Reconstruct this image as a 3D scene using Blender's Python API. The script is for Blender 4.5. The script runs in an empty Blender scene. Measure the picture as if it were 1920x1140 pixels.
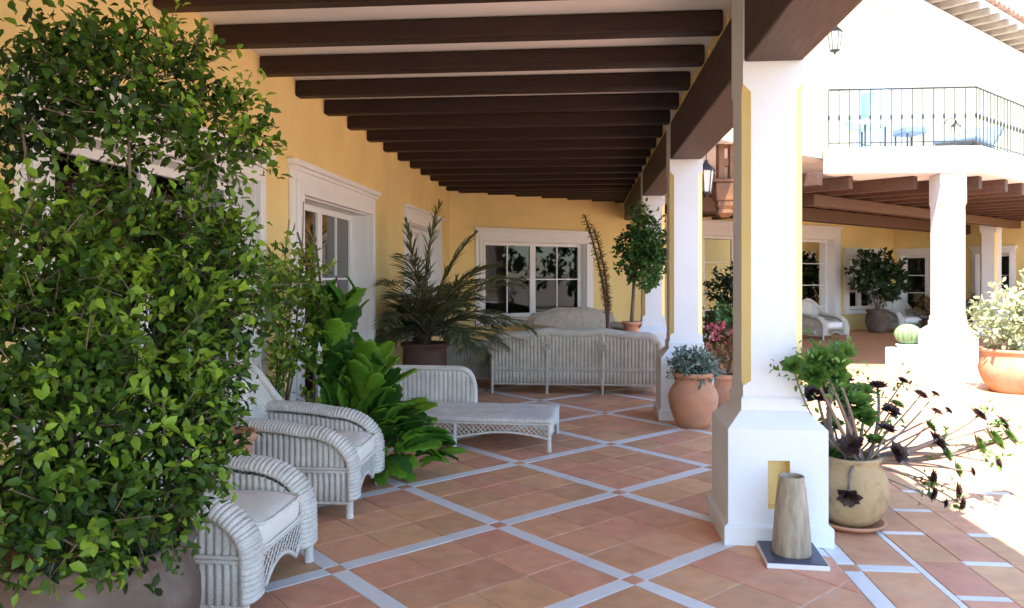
import bpy, bmesh, math, random
import numpy as np
from mathutils import Vector, Matrix
R = math.radians
PI = math.pi
scene = bpy.context.scene
COL = scene.collection

# ---------------------------------------------------------------- camera, sky, sun, exposure
cam_d = bpy.data.cameras.new('camera')
cam = bpy.data.objects.new('camera', cam_d); COL.objects.link(cam)
cam.location = (0, 0, 1.5)
cam.rotation_euler = (R(90), 0, math.atan(132 / 1450))
cam_d.sensor_width = 36; cam_d.lens = 27.19
cam_d.shift_y = -53 / 1920
cam_d.clip_start = 0.05; cam_d.clip_end = 3000
scene.camera = cam

SUN = Vector((-0.20, -0.50, 1.0)).normalized()          # direction towards the sun
world = bpy.data.worlds.new('World'); scene.world = world; world.use_nodes = True
wn = world.node_tree.nodes; wl = world.node_tree.links
sky = wn.new('ShaderNodeTexSky'); sky.sky_type = 'NISHITA'; sky.sun_disc = False
sky.sun_elevation = math.asin(SUN.z)
sky.sun_rotation = math.atan2(SUN.x, SUN.y)
sky.dust_density = .4; sky.ozone_density = 2.5
wn['Background'].inputs[1].default_value = 0.15
wl.new(sky.outputs[0], wn['Background'].inputs[0])
sun_d = bpy.data.lights.new('sun', 'SUN'); sun_d.energy = 3.4; sun_d.angle = R(0.53); sun_d.color = (1, 0.97, 0.92)
sun = bpy.data.objects.new('sun', sun_d); COL.objects.link(sun)
sun.rotation_euler = SUN.to_track_quat('Z', 'Y').to_euler()
vs = scene.view_settings
vs.view_transform = 'Standard'; vs.look = 'None'; vs.gamma = 1; vs.use_curve_mapping = False
vs.exposure = 2.5
try:
    scene.cycles.max_bounces = 10; scene.cycles.diffuse_bounces = 6; scene.cycles.transparent_max_bounces = 12
except Exception: pass

# ---------------------------------------------------------------- materials
MATS = {}
def nodes(name):
    m = bpy.data.materials.new(name); m.use_nodes = True
    nt = m.node_tree
    return m, nt, nt.nodes['Principled BSDF']
def mat(name, col, rough=0.7, var=0.12, scale=6.0, bump=0.0, bscale=60.0, spec=0.4, rnd=0.0, detail=6.0, dirt=None, dscale=2.5, stretch=None, hue=0.0):
    """Base colour with noise variation, optional per-object random value, blotchy dirt and bump."""
    m, nt, b = nodes(name); L = nt.links
    b.inputs['Roughness'].default_value = rough
    b.inputs['Specular IOR Level'].default_value = spec
    tc = nt.nodes.new('ShaderNodeTexCoord'); src = tc.outputs['Object']
    if stretch:
        mp = nt.nodes.new('ShaderNodeMapping'); mp.inputs['Scale'].default_value = stretch
        L.new(src, mp.inputs[0]); src = mp.outputs[0]
    oi = nt.nodes.new('ShaderNodeObjectInfo')
    add = nt.nodes.new('ShaderNodeVectorMath'); add.operation = 'ADD'
    cmb = nt.nodes.new('ShaderNodeVectorMath'); cmb.operation = 'SCALE'; cmb.inputs[0].default_value = (31.0, 17.0, 23.0)
    L.new(oi.outputs['Random'], cmb.inputs['Scale']); L.new(src, add.inputs[0]); L.new(cmb.outputs[0], add.inputs[1])
    vec = add.outputs[0]
    n = nt.nodes.new('ShaderNodeTexNoise'); n.inputs['Scale'].default_value = scale; n.inputs['Detail'].default_value = detail
    L.new(vec, n.inputs['Vector'])
    mr = nt.nodes.new('ShaderNodeMapRange'); mr.inputs[1].default_value = .25; mr.inputs[2].default_value = .75
    mr.inputs[3].default_value = 1 - var; mr.inputs[4].default_value = 1 + var
    L.new(n.outputs['Fac'], mr.inputs[0]); val = mr.outputs[0]
    if rnd:
        m2 = nt.nodes.new('ShaderNodeMapRange'); m2.inputs[3].default_value = 1 - rnd; m2.inputs[4].default_value = 1 + rnd
        L.new(oi.outputs['Random'], m2.inputs[0])
        mu = nt.nodes.new('ShaderNodeMath'); mu.operation = 'MULTIPLY'; L.new(val, mu.inputs[0]); L.new(m2.outputs[0], mu.inputs[1]); val = mu.outputs[0]
    hs = nt.nodes.new('ShaderNodeHueSaturation'); hs.inputs['Color'].default_value = (*col, 1)
    L.new(val, hs.inputs['Value']); out = hs.outputs[0]
    if hue:
        wn_ = nt.nodes.new('ShaderNodeTexWhiteNoise'); wn_.noise_dimensions = '1D'; L.new(oi.outputs['Random'], wn_.inputs['W'])
        m3 = nt.nodes.new('ShaderNodeMapRange'); m3.inputs[3].default_value = .5 - hue; m3.inputs[4].default_value = .5 + hue
        L.new(wn_.outputs['Value'], m3.inputs[0]); L.new(m3.outputs[0], hs.inputs['Hue'])
    if dirt:
        n2 = nt.nodes.new('ShaderNodeTexNoise'); n2.inputs['Scale'].default_value = dscale; n2.inputs['Detail'].default_value = 8; n2.inputs['Roughness'].default_value = .65
        L.new(vec, n2.inputs['Vector'])
        m4 = nt.nodes.new('ShaderNodeMapRange'); m4.inputs[1].default_value = .48; m4.inputs[2].default_value = .72; m4.inputs[4].default_value = dirt[3]
        L.new(n2.outputs['Fac'], m4.inputs[0])
        mx = nt.nodes.new('ShaderNodeMixRGB'); mx.inputs[2].default_value = (*dirt[:3], 1)
        L.new(m4.outputs[0], mx.inputs[0]); L.new(out, mx.inputs[1]); out = mx.outputs[0]
    L.new(out, b.inputs['Base Color'])
    if bump:
        nb = nt.nodes.new('ShaderNodeTexNoise'); nb.inputs['Scale'].default_value = bscale; nb.inputs['Detail'].default_value = 4
        L.new(vec, nb.inputs['Vector'])
        bp = nt.nodes.new('ShaderNodeBump'); bp.inputs['Strength'].default_value = bump; bp.inputs['Distance'].default_value = .01
        L.new(nb.outputs['Fac'], bp.inputs['Height']); L.new(bp.outputs[0], b.inputs['Normal'])
    MATS[name] = m
    return m
def leafmat(name, c0, c1, c2, rough=.42, trans=.3, spec=.35):
    """Leaf colour from the face attribute 'tint' (leaf to leaf variation, in crowns higher towards tops and twig tips), with some light coming through."""
    m, nt, b = nodes(name); L = nt.links
    at = nt.nodes.new('ShaderNodeAttribute'); at.attribute_name = 'tint'
    rp = nt.nodes.new('ShaderNodeValToRGB'); e = rp.color_ramp.elements
    e[0].color = (*c0, 1); e[1].color = (*c2, 1); k = e.new(.5); k.color = (*c1, 1)
    L.new(at.outputs['Fac'], rp.inputs[0]); L.new(rp.outputs[0], b.inputs['Base Color'])
    b.inputs['Roughness'].default_value = rough; b.inputs['Specular IOR Level'].default_value = spec
    tr = nt.nodes.new('ShaderNodeBsdfTranslucent'); hs = nt.nodes.new('ShaderNodeHueSaturation')
    hs.inputs['Value'].default_value = 1.5; hs.inputs['Hue'].default_value = .48
    L.new(rp.outputs[0], hs.inputs['Color']); L.new(hs.outputs[0], tr.inputs[0])
    mx = nt.nodes.new('ShaderNodeMixShader'); mx.inputs[0].default_value = trans
    L.new(b.outputs[0], mx.inputs[1]); L.new(tr.outputs[0], mx.inputs[2]); L.new(mx.outputs[0], nt.nodes['Material Output'].inputs[0])
    MATS[name] = m
def glassmat(name, ior=1.3, g=.9):
    m, nt, b = nodes(name); L = nt.links
    gl = nt.nodes.new('ShaderNodeBsdfGlossy'); gl.inputs['Roughness'].default_value = .015; gl.inputs[0].default_value = (g, g, g, 1)
    tr = nt.nodes.new('ShaderNodeBsdfTransparent'); tr.inputs[0].default_value = (.62, .66, .64, 1)
    fr = nt.nodes.new('ShaderNodeFresnel'); fr.inputs[0].default_value = ior
    mx = nt.nodes.new('ShaderNodeMixShader')
    L.new(fr.outputs[0], mx.inputs[0]); L.new(tr.outputs[0], mx.inputs[1]); L.new(gl.outputs[0], mx.inputs[2])
    L.new(mx.outputs[0], nt.nodes['Material Output'].inputs[0]); MATS[name] = m

mat('yellow_render', (.82, .64, .28), .85, .07, 1.6, .25, 45, .2, dirt=(.68, .46, .17, .3), dscale=1.1)
mat('yellow_render_sunlit', (.84, .74, .45), .85, .05, 1.6, .2, 45, .2)  # same yellow render with the sun's glare put into a paler colour
mat('white_plaster', (.69, .70, .70), .8, .04, 3, .2, 40, .2, dirt=(.58, .57, .54, .35), dscale=1.6)
mat('white_paint', (.80, .79, .77), .45, .03, 4, .05, 60, .4)
mat('ceiling_white', (.78, .74, .68), .85, .05, 2, .1, 30, .2)
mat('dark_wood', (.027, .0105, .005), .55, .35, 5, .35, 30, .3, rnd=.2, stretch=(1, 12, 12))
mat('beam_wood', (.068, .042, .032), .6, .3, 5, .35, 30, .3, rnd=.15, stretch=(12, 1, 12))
mat('terrace_wood', (.085, .044, .029), .6, .3, 5, .3, 30, .3, rnd=.2, stretch=(6, 6, 6))
mat('rafter_wood', (.33, .27, .21), .7, .2, 6, .2, 40, .3)
mat('carved_wood', (.17, .07, .022), .5, .35, 8, .4, 40, .4)
mat('terracotta_tile', (.56, .275, .150), .5, .16, 9, .12, 50, .35, rnd=.13, hue=.012, dirt=(.56, .37, .24, .55), dscale=5)
mat('marble_strip', (.66, .655, .64), .4, .14, 7, .05, 30, .45, rnd=.06, dirt=(.45, .43, .40, .45), dscale=7)
mat('grout', (.56, .43, .34), .9, .2, 20, .3, 90, .2)
mat('ground_paving', (.40, .31, .24), .8, .2, 1.5, .1, 40, .2)
mat('earth', (.11, .075, .05), .95, .4, 25, .8, 60, .1)
mat('terracotta_pot', (.47, .225, .125), .8, .18, 5, .3, 40, .25, dirt=(.50, .36, .26, .6), dscale=4)
mat('weathered_pot', (.40, .285, .15), .85, .25, 5, .4, 35, .2, dirt=(.10, .07, .038, 1.0), dscale=5)
mat('dull_pot', (.12, .085, .065), .85, .22, 4, .3, 35, .2, dirt=(.19, .16, .13, .7), dscale=4)
mat('brown_pot', (.13, .07, .05), .7, .25, 5, .3, 35, .3)
mat('cushion_cream', (.72, .69, .62), .9, .05, 5, .25, 120, .15)
mat('cushion_white', (.82, .82, .82), .9, .03, 5, .2, 120, .15)
mat('blue_fabric', (.16, .22, .33), .85, .1, 8, .2, 90, .2)
mat('aqua_fabric', (.42, .62, .66), .85, .1, 8, .2, 90, .2)
mat('iron', (.025, .024, .024), .5, .2, 20, .2, 80, .5)
mat('lamp_glass', (.75, .72, .62), .2, .03, 5, 0, 40, .5)
mat('vase_clay', (.36, .30, .215), .6, .3, 6, .5, 45, .35, stretch=(8, 8, 1.2), dirt=(.12, .085, .055, .9), dscale=1.8)
mat('navy_tile', (.045, .05, .085), .35, .25, 12, .1, 60, .5)
mat('room_wall', (.16, .13, .10), .9, .1, 3)
mat('curtain', (.22, .14, .085), .9, .15, 6, .2, 60, .15)
mat('bark', (.155, .115, .085), .9, .3, 14, .8, 50, .15)
mat('brown_stem', (.17, .10, .075), .85, .3, 14, .6, 50, .2)
mat('aeonium_stem', (.20, .155, .12), .85, .25, 18, .6, 60, .2)
mat('palm_fibre', (.10, .07, .045), .95, .4, 20, .9, 60, .1)
mat('roof_tile', (.38, .23, .16), .8, .2, 5, .3, 40, .3, rnd=.2, dirt=(.45, .38, .30, .5), dscale=3)
mat('cactus_green', (.17, .26, .13), .6, .2, 10, .3, 60, .3)
mat('petal_pink', (.62, .16, .20), .6, .25, 30, 0, 40, .3)
mat('hedge_dark', (.04, .06, .025), .9, .3, 3, 0)
leafmat('leaf_shrub', (.008, .020, .005), (.048, .105, .012), (.22, .35, .028), .45, .22, .25)
leafmat('leaf_olive', (.06, .13, .018), (.16, .27, .028), (.33, .42, .055), .5, .3)
leafmat('leaf_paddle', (.018, .065, .012), (.060, .185, .016), (.20, .38, .028), .55, .3, .25)
leafmat('leaf_palm', (.045, .068, .028), (.11, .14, .058), (.27, .24, .11), .55, .3)
leafmat('leaf_dark', (.012, .026, .012), (.025, .052, .018), (.055, .095, .028), .4, .2)
leafmat('leaf_tree', (.025, .060, .018), (.055, .135, .025), (.12, .24, .05), .45, .25)
leafmat('leaf_grey', (.07, .11, .085), (.13, .185, .14), (.25, .31, .23), .55, .2)
leafmat('leaf_pale', (.17, .22, .09), (.33, .37, .20), (.60, .60, .38), .5, .25)
leafmat('leaf_bronze', (.10, .065, .03), (.17, .10, .035), (.20, .19, .05), .5, .25)
leafmat('leaf_aeonium', (.035, .085, .02), (.085, .185, .03), (.19, .31, .06), .4, .28)
leafmat('leaf_aeonium_dark', (.026, .015, .014), (.052, .030, .027), (.115, .072, .058), .5, .08)
leafmat('leaf_dry', (.09, .075, .03), (.15, .12, .045), (.24, .19, .07), .6, .2)
glassmat('window_glass'); glassmat('dim_reflection_glass', 1.2, .3)  # second glass: reflections of the bright court darkened through the gloss colour
def wicker(name, col, zs=150):
    m, nt, b = nodes(name); L = nt.links
    tc = nt.nodes.new('ShaderNodeTexCoord')
    n = nt.nodes.new('ShaderNodeTexNoise'); n.inputs['Scale'].default_value = 9; n.inputs['Detail'].default_value = 8
    n2 = nt.nodes.new('ShaderNodeTexNoise'); n2.inputs['Scale'].default_value = 120; n2.inputs['Detail'].default_value = 2
    L.new(tc.outputs['Object'], n.inputs[0]); L.new(tc.outputs['Object'], n2.inputs[0])
    ad = nt.nodes.new('ShaderNodeMath'); ad.operation = 'ADD'; L.new(n.outputs[0], ad.inputs[0]); L.new(n2.outputs[0], ad.inputs[1])
    rp = nt.nodes.new('ShaderNodeMapRange'); rp.inputs[1].default_value = .7; rp.inputs[2].default_value = 1.3; rp.inputs[3].default_value = .72; rp.inputs[4].default_value = 1.12
    L.new(ad.outputs[0], rp.inputs[0])
    hs = nt.nodes.new('ShaderNodeHueSaturation'); hs.inputs['Color'].default_value = (*col, 1); L.new(rp.outputs[0], hs.inputs['Value'])
    L.new(hs.outputs[0], b.inputs['Base Color'])
    b.inputs['Roughness'].default_value = .6; b.inputs['Specular IOR Level'].default_value = .3
    bp = nt.nodes.new('ShaderNodeBump'); bp.inputs['Strength'].default_value = .35; bp.inputs['Distance'].default_value = .003
    L.new(n2.outputs[0], bp.inputs['Height']); L.new(bp.outputs[0], b.inputs['Normal'])
    MATS[name] = m
wicker('wicker', (.60, .575, .52))
wicker('wicker_dim', (.50, .445, .36))

# ---------------------------------------------------------------- helpers
def tag(o, label=None, cat=None, group=None, kind=None):
    if label: o['label'] = label
    if cat: o['category'] = cat
    if group: o['group'] = group
    if kind: o['kind'] = kind
    return o
def empty(name, loc=(0, 0, 0), rz=0, parent=None):
    o = bpy.data.objects.new(name, None); COL.objects.link(o); o.location = loc; o.rotation_euler = (0, 0, rz)
    o.empty_display_size = .1
    if parent: o.parent = parent
    return o
def thing(name, label, cat, loc=(0, 0, 0), rz=0, group=None):
    return tag(empty(name, loc, rz), label, cat, group)
def link(name, mesh, m=None, parent=None, loc=None, rz=None):
    o = bpy.data.objects.new(name, mesh); COL.objects.link(o)
    if m and not mesh.materials: mesh.materials.append(MATS[m])
    if parent: o.parent = parent
    if loc is not None: o.location = loc
    if rz is not None: o.rotation_euler = (0, 0, rz)
    return o
def copy_tree(o, parent=None):
    c = o.copy(); COL.objects.link(c); c.parent = parent
    for ch in o.children: copy_tree(ch, c)
    return c
class MB:
    def __init__(s): s.v = []; s.f = []; s.sm = []
    def add(s, vs, fs, smooth=False):
        n = len(s.v); s.v += [tuple(p) for p in vs]; s.f += [tuple(i + n for i in f) for f in fs]; s.sm += [smooth] * len(fs)
        return s
    def box(s, x0, x1, y0, y1, z0, z1, M=None):
        vs = [Vector((x, y, z)) for z in (z0, z1) for y in (y0, y1) for x in (x0, x1)]
        if M: vs = [M @ p for p in vs]
        return s.add(vs, [(0, 2, 3, 1), (4, 5, 7, 6), (0, 1, 5, 4), (2, 6, 7, 3), (0, 4, 6, 2), (1, 3, 7, 5)])
    def prism(s, poly, z0, z1, inset=0, zi=0):
        n = len(poly); vs = [(x, y, z0) for x, y in poly]
        if inset:
            cx = sum(p[0] for p in poly) / n; cy = sum(p[1] for p in poly) / n
            top = []
            for x, y in poly:
                d = math.hypot(x - cx, y - cy) or 1; k = max(0, 1 - inset / d); top.append((cx + (x - cx) * k, cy + (y - cy) * k))
            vs += [(x, y, z1 - zi) for x, y in poly] + [(x, y, z1) for x, y in top]
            fs = [tuple(range(n - 1, -1, -1)), tuple(range(2 * n, 3 * n))]
            for k in range(2): fs += [(k * n + i, k * n + (i + 1) % n, (k + 1) * n + (i + 1) % n, (k + 1) * n + i) for i in range(n)]
        else:
            vs += [(x, y, z1) for x, y in poly]
            fs = [tuple(range(n - 1, -1, -1)), tuple(range(n, 2 * n))] + [(i, (i + 1) % n, n + (i + 1) % n, n + i) for i in range(n)]
        return s.add(vs, fs)
    def loft(s, rings, smooth=False, cap=True, closed=True):
        n = len(rings[0]); vs = [p for r in rings for p in r]; fs = []
        for k in range(len(rings) - 1):
            for i in range(n if closed else n - 1):
                j = (i + 1) % n; fs.append((k * n + i, k * n + j, (k + 1) * n + j, (k + 1) * n + i))
        s.add(vs, fs, smooth)
        if cap: s.add(rings[0], [tuple(range(n - 1, -1, -1))]); s.add(rings[-1], [tuple(range(n))])
        return s
    def lathe(s, prof, n=32, c=(0, 0), smooth=True, wob=0):
        rings = []
        for r, z in prof:
            rings.append([(c[0] + r * math.cos(2 * PI * i / n), c[1] + r * math.sin(2 * PI * i / n), z) for i in range(n)])
        return s.loft(rings, smooth, cap=True)
    def tube(s, pts, r, n=7, cap=True):
        pts = [Vector(p) for p in pts]; rings = []; m = len(pts)
        rr = r if isinstance(r, (list, tuple)) else [r] * m
        up = Vector((0, 0, 1))
        for k in range(m):
            t = (pts[min(k + 1, m - 1)] - pts[max(k - 1, 0)])
            t = t.normalized() if t.length > 1e-7 else Vector((0, 0, 1))
            a = t.cross(up if abs(t.z) < .9 else Vector((1, 0, 0))).normalized(); b = a.cross(t).normalized()
            rings.append([pts[k] + (a * math.cos(2 * PI * i / n) + b * math.sin(2 * PI * i / n)) * rr[k] for i in range(n)])
        return s.loft(rings, True, cap)
    def surf(s, fn, nu, nv, smooth=True):
        vs = [fn(i / nu, j / nv) for j in range(nv + 1) for i in range(nu + 1)]
        fs = [(j * (nu + 1) + i, j * (nu + 1) + i + 1, (j + 1) * (nu + 1) + i + 1, (j + 1) * (nu + 1) + i) for j in range(nv) for i in range(nu)]
        return s.add(vs, fs, smooth)
    def mesh(s, name):
        me = bpy.data.meshes.new(name); me.from_pydata([tuple(v) for v in s.v], [], s.f)
        me.polygons.foreach_set('use_smooth', s.sm); me.update(); return me
    def build(s, name, m, parent=None, bevel=0, solid=0, **k):
        o = link(name, s.mesh(name), m, parent, **k)
        if solid:
            md = o.modifiers.new('solid', 'SOLIDIFY'); md.thickness = solid; md.offset = 0
        if bevel:
            md = o.modifiers.new('bevel', 'BEVEL'); md.width = bevel; md.segments = 2; md.limit_method = 'ANGLE'
        return o
def bez(p0, p1, p2, n=8):
    p0, p1, p2 = Vector(p0), Vector(p1), Vector(p2)
    return [(1 - t) ** 2 * p0 + 2 * t * (1 - t) * p1 + t * t * p2 for t in (i / n for i in range(n + 1))]
def frame(o, u):
    """Matrix of a wall frame: x along u, y outward (to the right of u seen from above = towards the court), z up."""
    u = Vector((u[0], u[1], 0)).normalized(); n = Vector((u.y, -u.x, 0))
    return Matrix(((u.x, n.x, 0, o[0]), (u.y, n.y, 0, o[1]), (0, 0, 1, 0), (0, 0, 0, 1)))

# leaves: arrays of points, directions and normals become one joined mesh
def leaf_mesh(name, P, D, N, Ln, W, tint, fold=.25, curl=.12):
    P, D, N = (np.asarray(a, float) for a in (P, D, N))
    D /= np.linalg.norm(D, axis=1)[:, None] + 1e-9
    S = np.cross(D, N); S /= np.linalg.norm(S, axis=1)[:, None] + 1e-9
    Nn = np.cross(S, D)
    Ln = np.asarray(Ln)[:, None]; W = np.asarray(W)[:, None]
    base = P; tip = P + D * Ln - Nn * Ln * curl
    m1 = P + D * Ln * .38; m2 = P + D * Ln * .72 - Nn * Ln * curl * .4
    l1 = m1 + S * W * .5 + Nn * W * fold; r1 = m1 - S * W * .5 + Nn * W * fold
    l2 = m2 + S * W * .38 + Nn * W * fold * .6; r2 = m2 - S * W * .38 + Nn * W * fold * .6
    V = np.stack([base, l1, r1, m1, l2, r2, m2, tip], 1).reshape(-1, 3)
    n = len(P)
    F = np.array([(0, 3, 1), (0, 2, 3), (1, 3, 6), (1, 6, 4), (3, 2, 5), (3, 5, 6), (4, 6, 7), (6, 5, 7)])
    FF = (F[None] + (np.arange(n) * 8)[:, None, None]).reshape(-1, 3)
    me = bpy.data.meshes.new(name)
    me.vertices.add(len(V)); me.vertices.foreach_set('co', V.ravel())
    me.loops.add(FF.size); me.loops.foreach_set('vertex_index', FF.ravel().astype(np.int32))
    me.polygons.add(len(FF)); me.polygons.foreach_set('loop_start', np.arange(0, FF.size, 3, dtype=np.int32))
    me.polygons.foreach_set('use_smooth', np.ones(len(FF), bool))
    me.update(calc_edges=True)
    a = me.attributes.new('tint', 'FLOAT', 'FACE'); a.data.foreach_set('value', np.repeat(np.clip(tint, 0, 1), 8).astype(np.float32))
    return me
def crown(blobs, n_per, L, W, seed, leaves=9, twig=.16, up=.35, spread=.02, droop=0.0):
    """Twigs starting inside each blob and reaching past its surface, each carrying a run of leaves."""
    rg = np.random.default_rng(seed); P = []; D = []; N = []; T = []; tw = []
    for b in blobs:
        c = np.array(b[:3]); r = b[3]; k = b[4] if len(b) > 4 else 1
        n = max(3, int(n_per * k * r * r / .04)); bt = rg.normal(0, .10)
        for _ in range(n):
            d = rg.normal(size=3); d /= np.linalg.norm(d)
            q = c + d * r * rg.uniform(.25, 1.0) ** .6 * np.array([1, 1, 1])
            dr = d + rg.normal(size=3) * .55 + np.array([0, 0, up - droop]); dr /= np.linalg.norm(dr)
            tl = twig * rg.uniform(.5, 1.2); tone = rg.normal(.42, .19) + bt + .08 * d[2]  # tone also rises slightly towards the top of each blob
            ph = rg.uniform(0, 6.3); a = np.cross(dr, [.3, .2, 1.0]); a /= np.linalg.norm(a) + 1e-9; bb = np.cross(dr, a)
            tw.append((q, q + dr * tl))
            for i in range(leaves):
                t = (i + 1) / leaves; ang = ph + i * 2.4
                out = a * math.cos(ang) + bb * math.sin(ang)
                ld = out * .85 + dr * (.35 + .7 * t) + rg.normal(size=3) * .2
                P.append(q + dr * tl * t + rg.normal(size=3) * spread); D.append(ld)
                nn = dr * .8 + np.array([0, 0, .7]) + rg.normal(size=3) * .35; N.append(nn)
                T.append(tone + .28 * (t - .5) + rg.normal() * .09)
    m = len(P); s = rg.uniform(.6, 1.2, m)
    return P, D, N, L * s, W * s * rg.uniform(.8, 1.15, m), np.array(T), tw
def foliage(name, parent, material, blobs, n_per, L, W, seed, twigs=None, fold=.25, **k):
    P, D, N, l, w, t, tw = crown(blobs, n_per, L, W, seed, **k)
    o = link(name, leaf_mesh(name, P, D, N, l, w, t, fold), material, parent); o['kind'] = 'stuff'
    if twigs:
        mb = MB()
        for a, b in tw[::2]: mb.tube([a, b], [.003, .0015], 4, False)
        q = mb.build('twigs', twigs, parent); q['kind'] = 'stuff'
    return o
def pot(parent, prof, m, n=40, soil=None, name='pot'):
    o = MB().lathe(prof, n).build(name, m, parent)
    if soil: MB().lathe([(.001, soil[1] - .02), (soil[0], soil[1] - .02), (soil[0], soil[1]), (.001, soil[1] + .015)], 24).build('soil', 'earth', parent)
    return o
def pot_profile(rb, rm, rt, h, lip=.03, wall=.03, belly=.6):
    pr = [(.001, 0), (rb, 0)]
    for i in range(1, 9):
        t = i / 8
        if t < belly: s = math.sin(t / belly * PI / 2); r = rb + (rm - rb) * s
        else: s = (t - belly) / (1 - belly); r = rm + (rt - lip - rm) * (1 - math.cos(s * PI / 2) if False else s * s * (3 - 2 * s))
        pr.append((r, t * (h - .05)))
    pr += [(rt, h - .045), (rt + .006, h - .02), (rt, h), (rt - wall, h), (rt - wall - .01, h - .06), (.001, h - .065)]
    return pr
def polyclip(poly, a, b, c):
    """Keep the part with a*x+b*y<=c."""
    out = []
    for i in range(len(poly)):
        p, q = poly[i], poly[(i + 1) % len(poly)]
        dp = a * p[0] + b * p[1] - c; dq = a * q[0] + b * q[1] - c
        if dp <= 0: out.append(p)
        if (dp < 0 < dq) or (dq < 0 < dp):
            t = dp / (dp - dq); out.append((p[0] + (q[0] - p[0]) * t, p[1] + (q[1] - p[1]) * t))
    return out
def area(poly): return abs(sum(poly[i][0] * poly[(i + 1) % len(poly)][1] - poly[(i + 1) % len(poly)][0] * poly[i][1] for i in range(len(poly)))) / 2
AY = math.atan(132 / 1450)
def depth_side(x, y): return -x * math.sin(AY) + y * math.cos(AY), x * math.cos(AY) + y * math.sin(AY)
def in_view(x, y):
    d, l = depth_side(x, y)
    return d > 2.6 and abs(l) < d * .70 + .3

# ---------------------------------------------------------------- ground and paving
XW = -2.55                              # porch wall
BO = (-2.55, 14.68); BU = (.8, .6)      # back wall: corner and direction
def back_y(x): return 14.68 + .75 * (x + 2.55)
g = MB().prism([(-900, -900), (900, -900), (900, 900), (-900, 900)], -.4, -.03)
tag(g.build('ground', 'ground_paving'), kind='structure')

random.seed(7)
porch = MB().prism([(XW - .02, -3), (1.735, -3), (1.735, back_y(1.735)), (XW - .02, 14.68)], -.029, -.005).build('porch_floor', 'grout')
tag(porch, kind='structure')
court = MB().prism([(1.735, -3), (14, -3), (14, 26.9), (9.3, 23.6), (1.735, back_y(1.735))], -.029, -.005).build('courtyard_floor', 'grout')
tag(court, kind='structure')
O = (.25, 3.86); HX, HY = .755, .775
def st(s, t): return (O[0] + s * HX + t * HX, O[1] + s * HY - t * HY)
sw = .045 / 1.08                        # half strip width in lattice units
tiles = []; strips = []
XR = 1.315
def clip_porch(p):
    p = polyclip(p, 1, 0, XR); p = polyclip(p, -1, 0, -XW) if p else p
    if p: p = polyclip(p, -.75, 1, 14.68 + .75 * 2.55 - .01)
    return p if p and len(p) > 2 and area(p) > .002 else None
jo = .0035
for s in range(-8, 16):
    for t in range(-16, 8):
        x, y = st(s + .5, t + .5)
        if not (-3.6 < x < 2.4 and 1 < y < 18.8): continue
        for i in range(3):
            for j in range(3):
                w = (1 - 2 * sw) / 3
                a0, a1 = s + sw + i * w + jo, s + sw + (i + 1) * w - jo
                b0, b1 = t + sw + j * w + jo, t + sw + (j + 1) * w - jo
                p = clip_porch([st(a0, b0), st(a0, b1), st(a1, b1), st(a1, b0)][::-1])
                if p: tiles.append(p)
        for q in ([(s - sw, t + sw), (s - sw, t + 1 - sw), (s + sw, t + 1 - sw), (s + sw, t + sw)], [(s + sw, t - sw), (s + sw, t + sw), (s + 1 - sw, t + sw), (s + 1 - sw, t - sw)]):
            p = clip_porch([st(*c) for c in q][::-1])
            if p: strips.append(p)
        p = clip_porch([st(s - sw + .004, t - sw + .004), st(s - sw + .004, t + sw - .004), st(s + sw - .004, t + sw - .004), st(s + sw - .004, t - sw + .004)][::-1])
        if p: tiles.append(p)
# pillar row: marble strip along the edge, a row of tiles, a thin border
yy = 4.12 - 1.55 * 2
while yy < 17:
    strips.append([(1.322, yy + .05), (1.41, yy + .05), (1.41, yy + 1.50), (1.322, yy + 1.50)])
    tiles.append([(1.326, yy - .042), (1.406, yy - .042), (1.406, yy + .042), (1.326, yy + .042)])
    strips.append([(1.417, yy - .04), (1.70, yy - .04), (1.70, yy + .04), (1.417, yy + .04)])
    for k in range(3):
        a = yy + .046 + k * .49; tiles.append([(1.418, a), (1.70, a), (1.70, a + .484), (1.418, a + .484)])
    strips.append([(1.706, yy), (1.738, yy), (1.738, yy + 1.547), (1.706, yy + 1.547)])
    yy += 1.55
def lay(polys, name, material, parent, h, limit, z=-.004):
    vis = []; rest = []
    for p in polys:
        cx = sum(q[0] for q in p) / len(p); cy = sum(q[1] for q in p) / len(p)
        d, l = depth_side(cx, cy)
        (vis if in_view(cx, cy) else rest).append((d * d / max(area(p), .003) ** .5 * d, cx, cy, p))
    vis.sort(key=lambda a: a[0])
    cache = {}
    for _, cx, cy, p in vis[:limit]:
        loc = [(round(x - cx, 4), round(y - cy, 4)) for x, y in p]
        key = tuple((round(a, 3), round(b, 3)) for a, b in loc)
        if key not in cache: cache[key] = MB().prism(loc, -h, 0, .006, .0025).mesh(name)
        link(name, cache[key], material, parent, loc=(cx, cy, random.uniform(-.0012, .0012)))
    mb = MB()
    for _, cx, cy, p in vis[limit:] + rest: mb.prism(p, -h, random.uniform(-.001, .001), .006, .0025)
    if mb.v: mb.build(name + '_field', material, parent)['kind'] = 'stuff'
lay(tiles, 'tile', 'terracotta_tile', porch, .012, 296)
lay(strips, 'marble_strip', 'marble_strip', porch, .012, 220)
ct = []; cs = []
i = 0; x = 1.745
while x < 9:
    y0 = 4.70 + (.46 if i % 2 else 0) - .92 * 4
    while y0 < 13:
        cs.append([(x, y0 - .026), (x + .234, y0 - .026), (x + .234, y0 + .026), (x, y0 + .026)])
        for k in range(2):
            a = y0 + .031 + k * .432; ct.append([(x, a), (x + .234, a), (x + .234, a + .427), (x, a + .427)])
        y0 += .92
    x += .24; i += 1
lay(ct, 'tile', 'terracotta_tile', court, .012, 290)
lay(cs, 'marble_strip', 'marble_strip', court, .012, 150)
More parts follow.
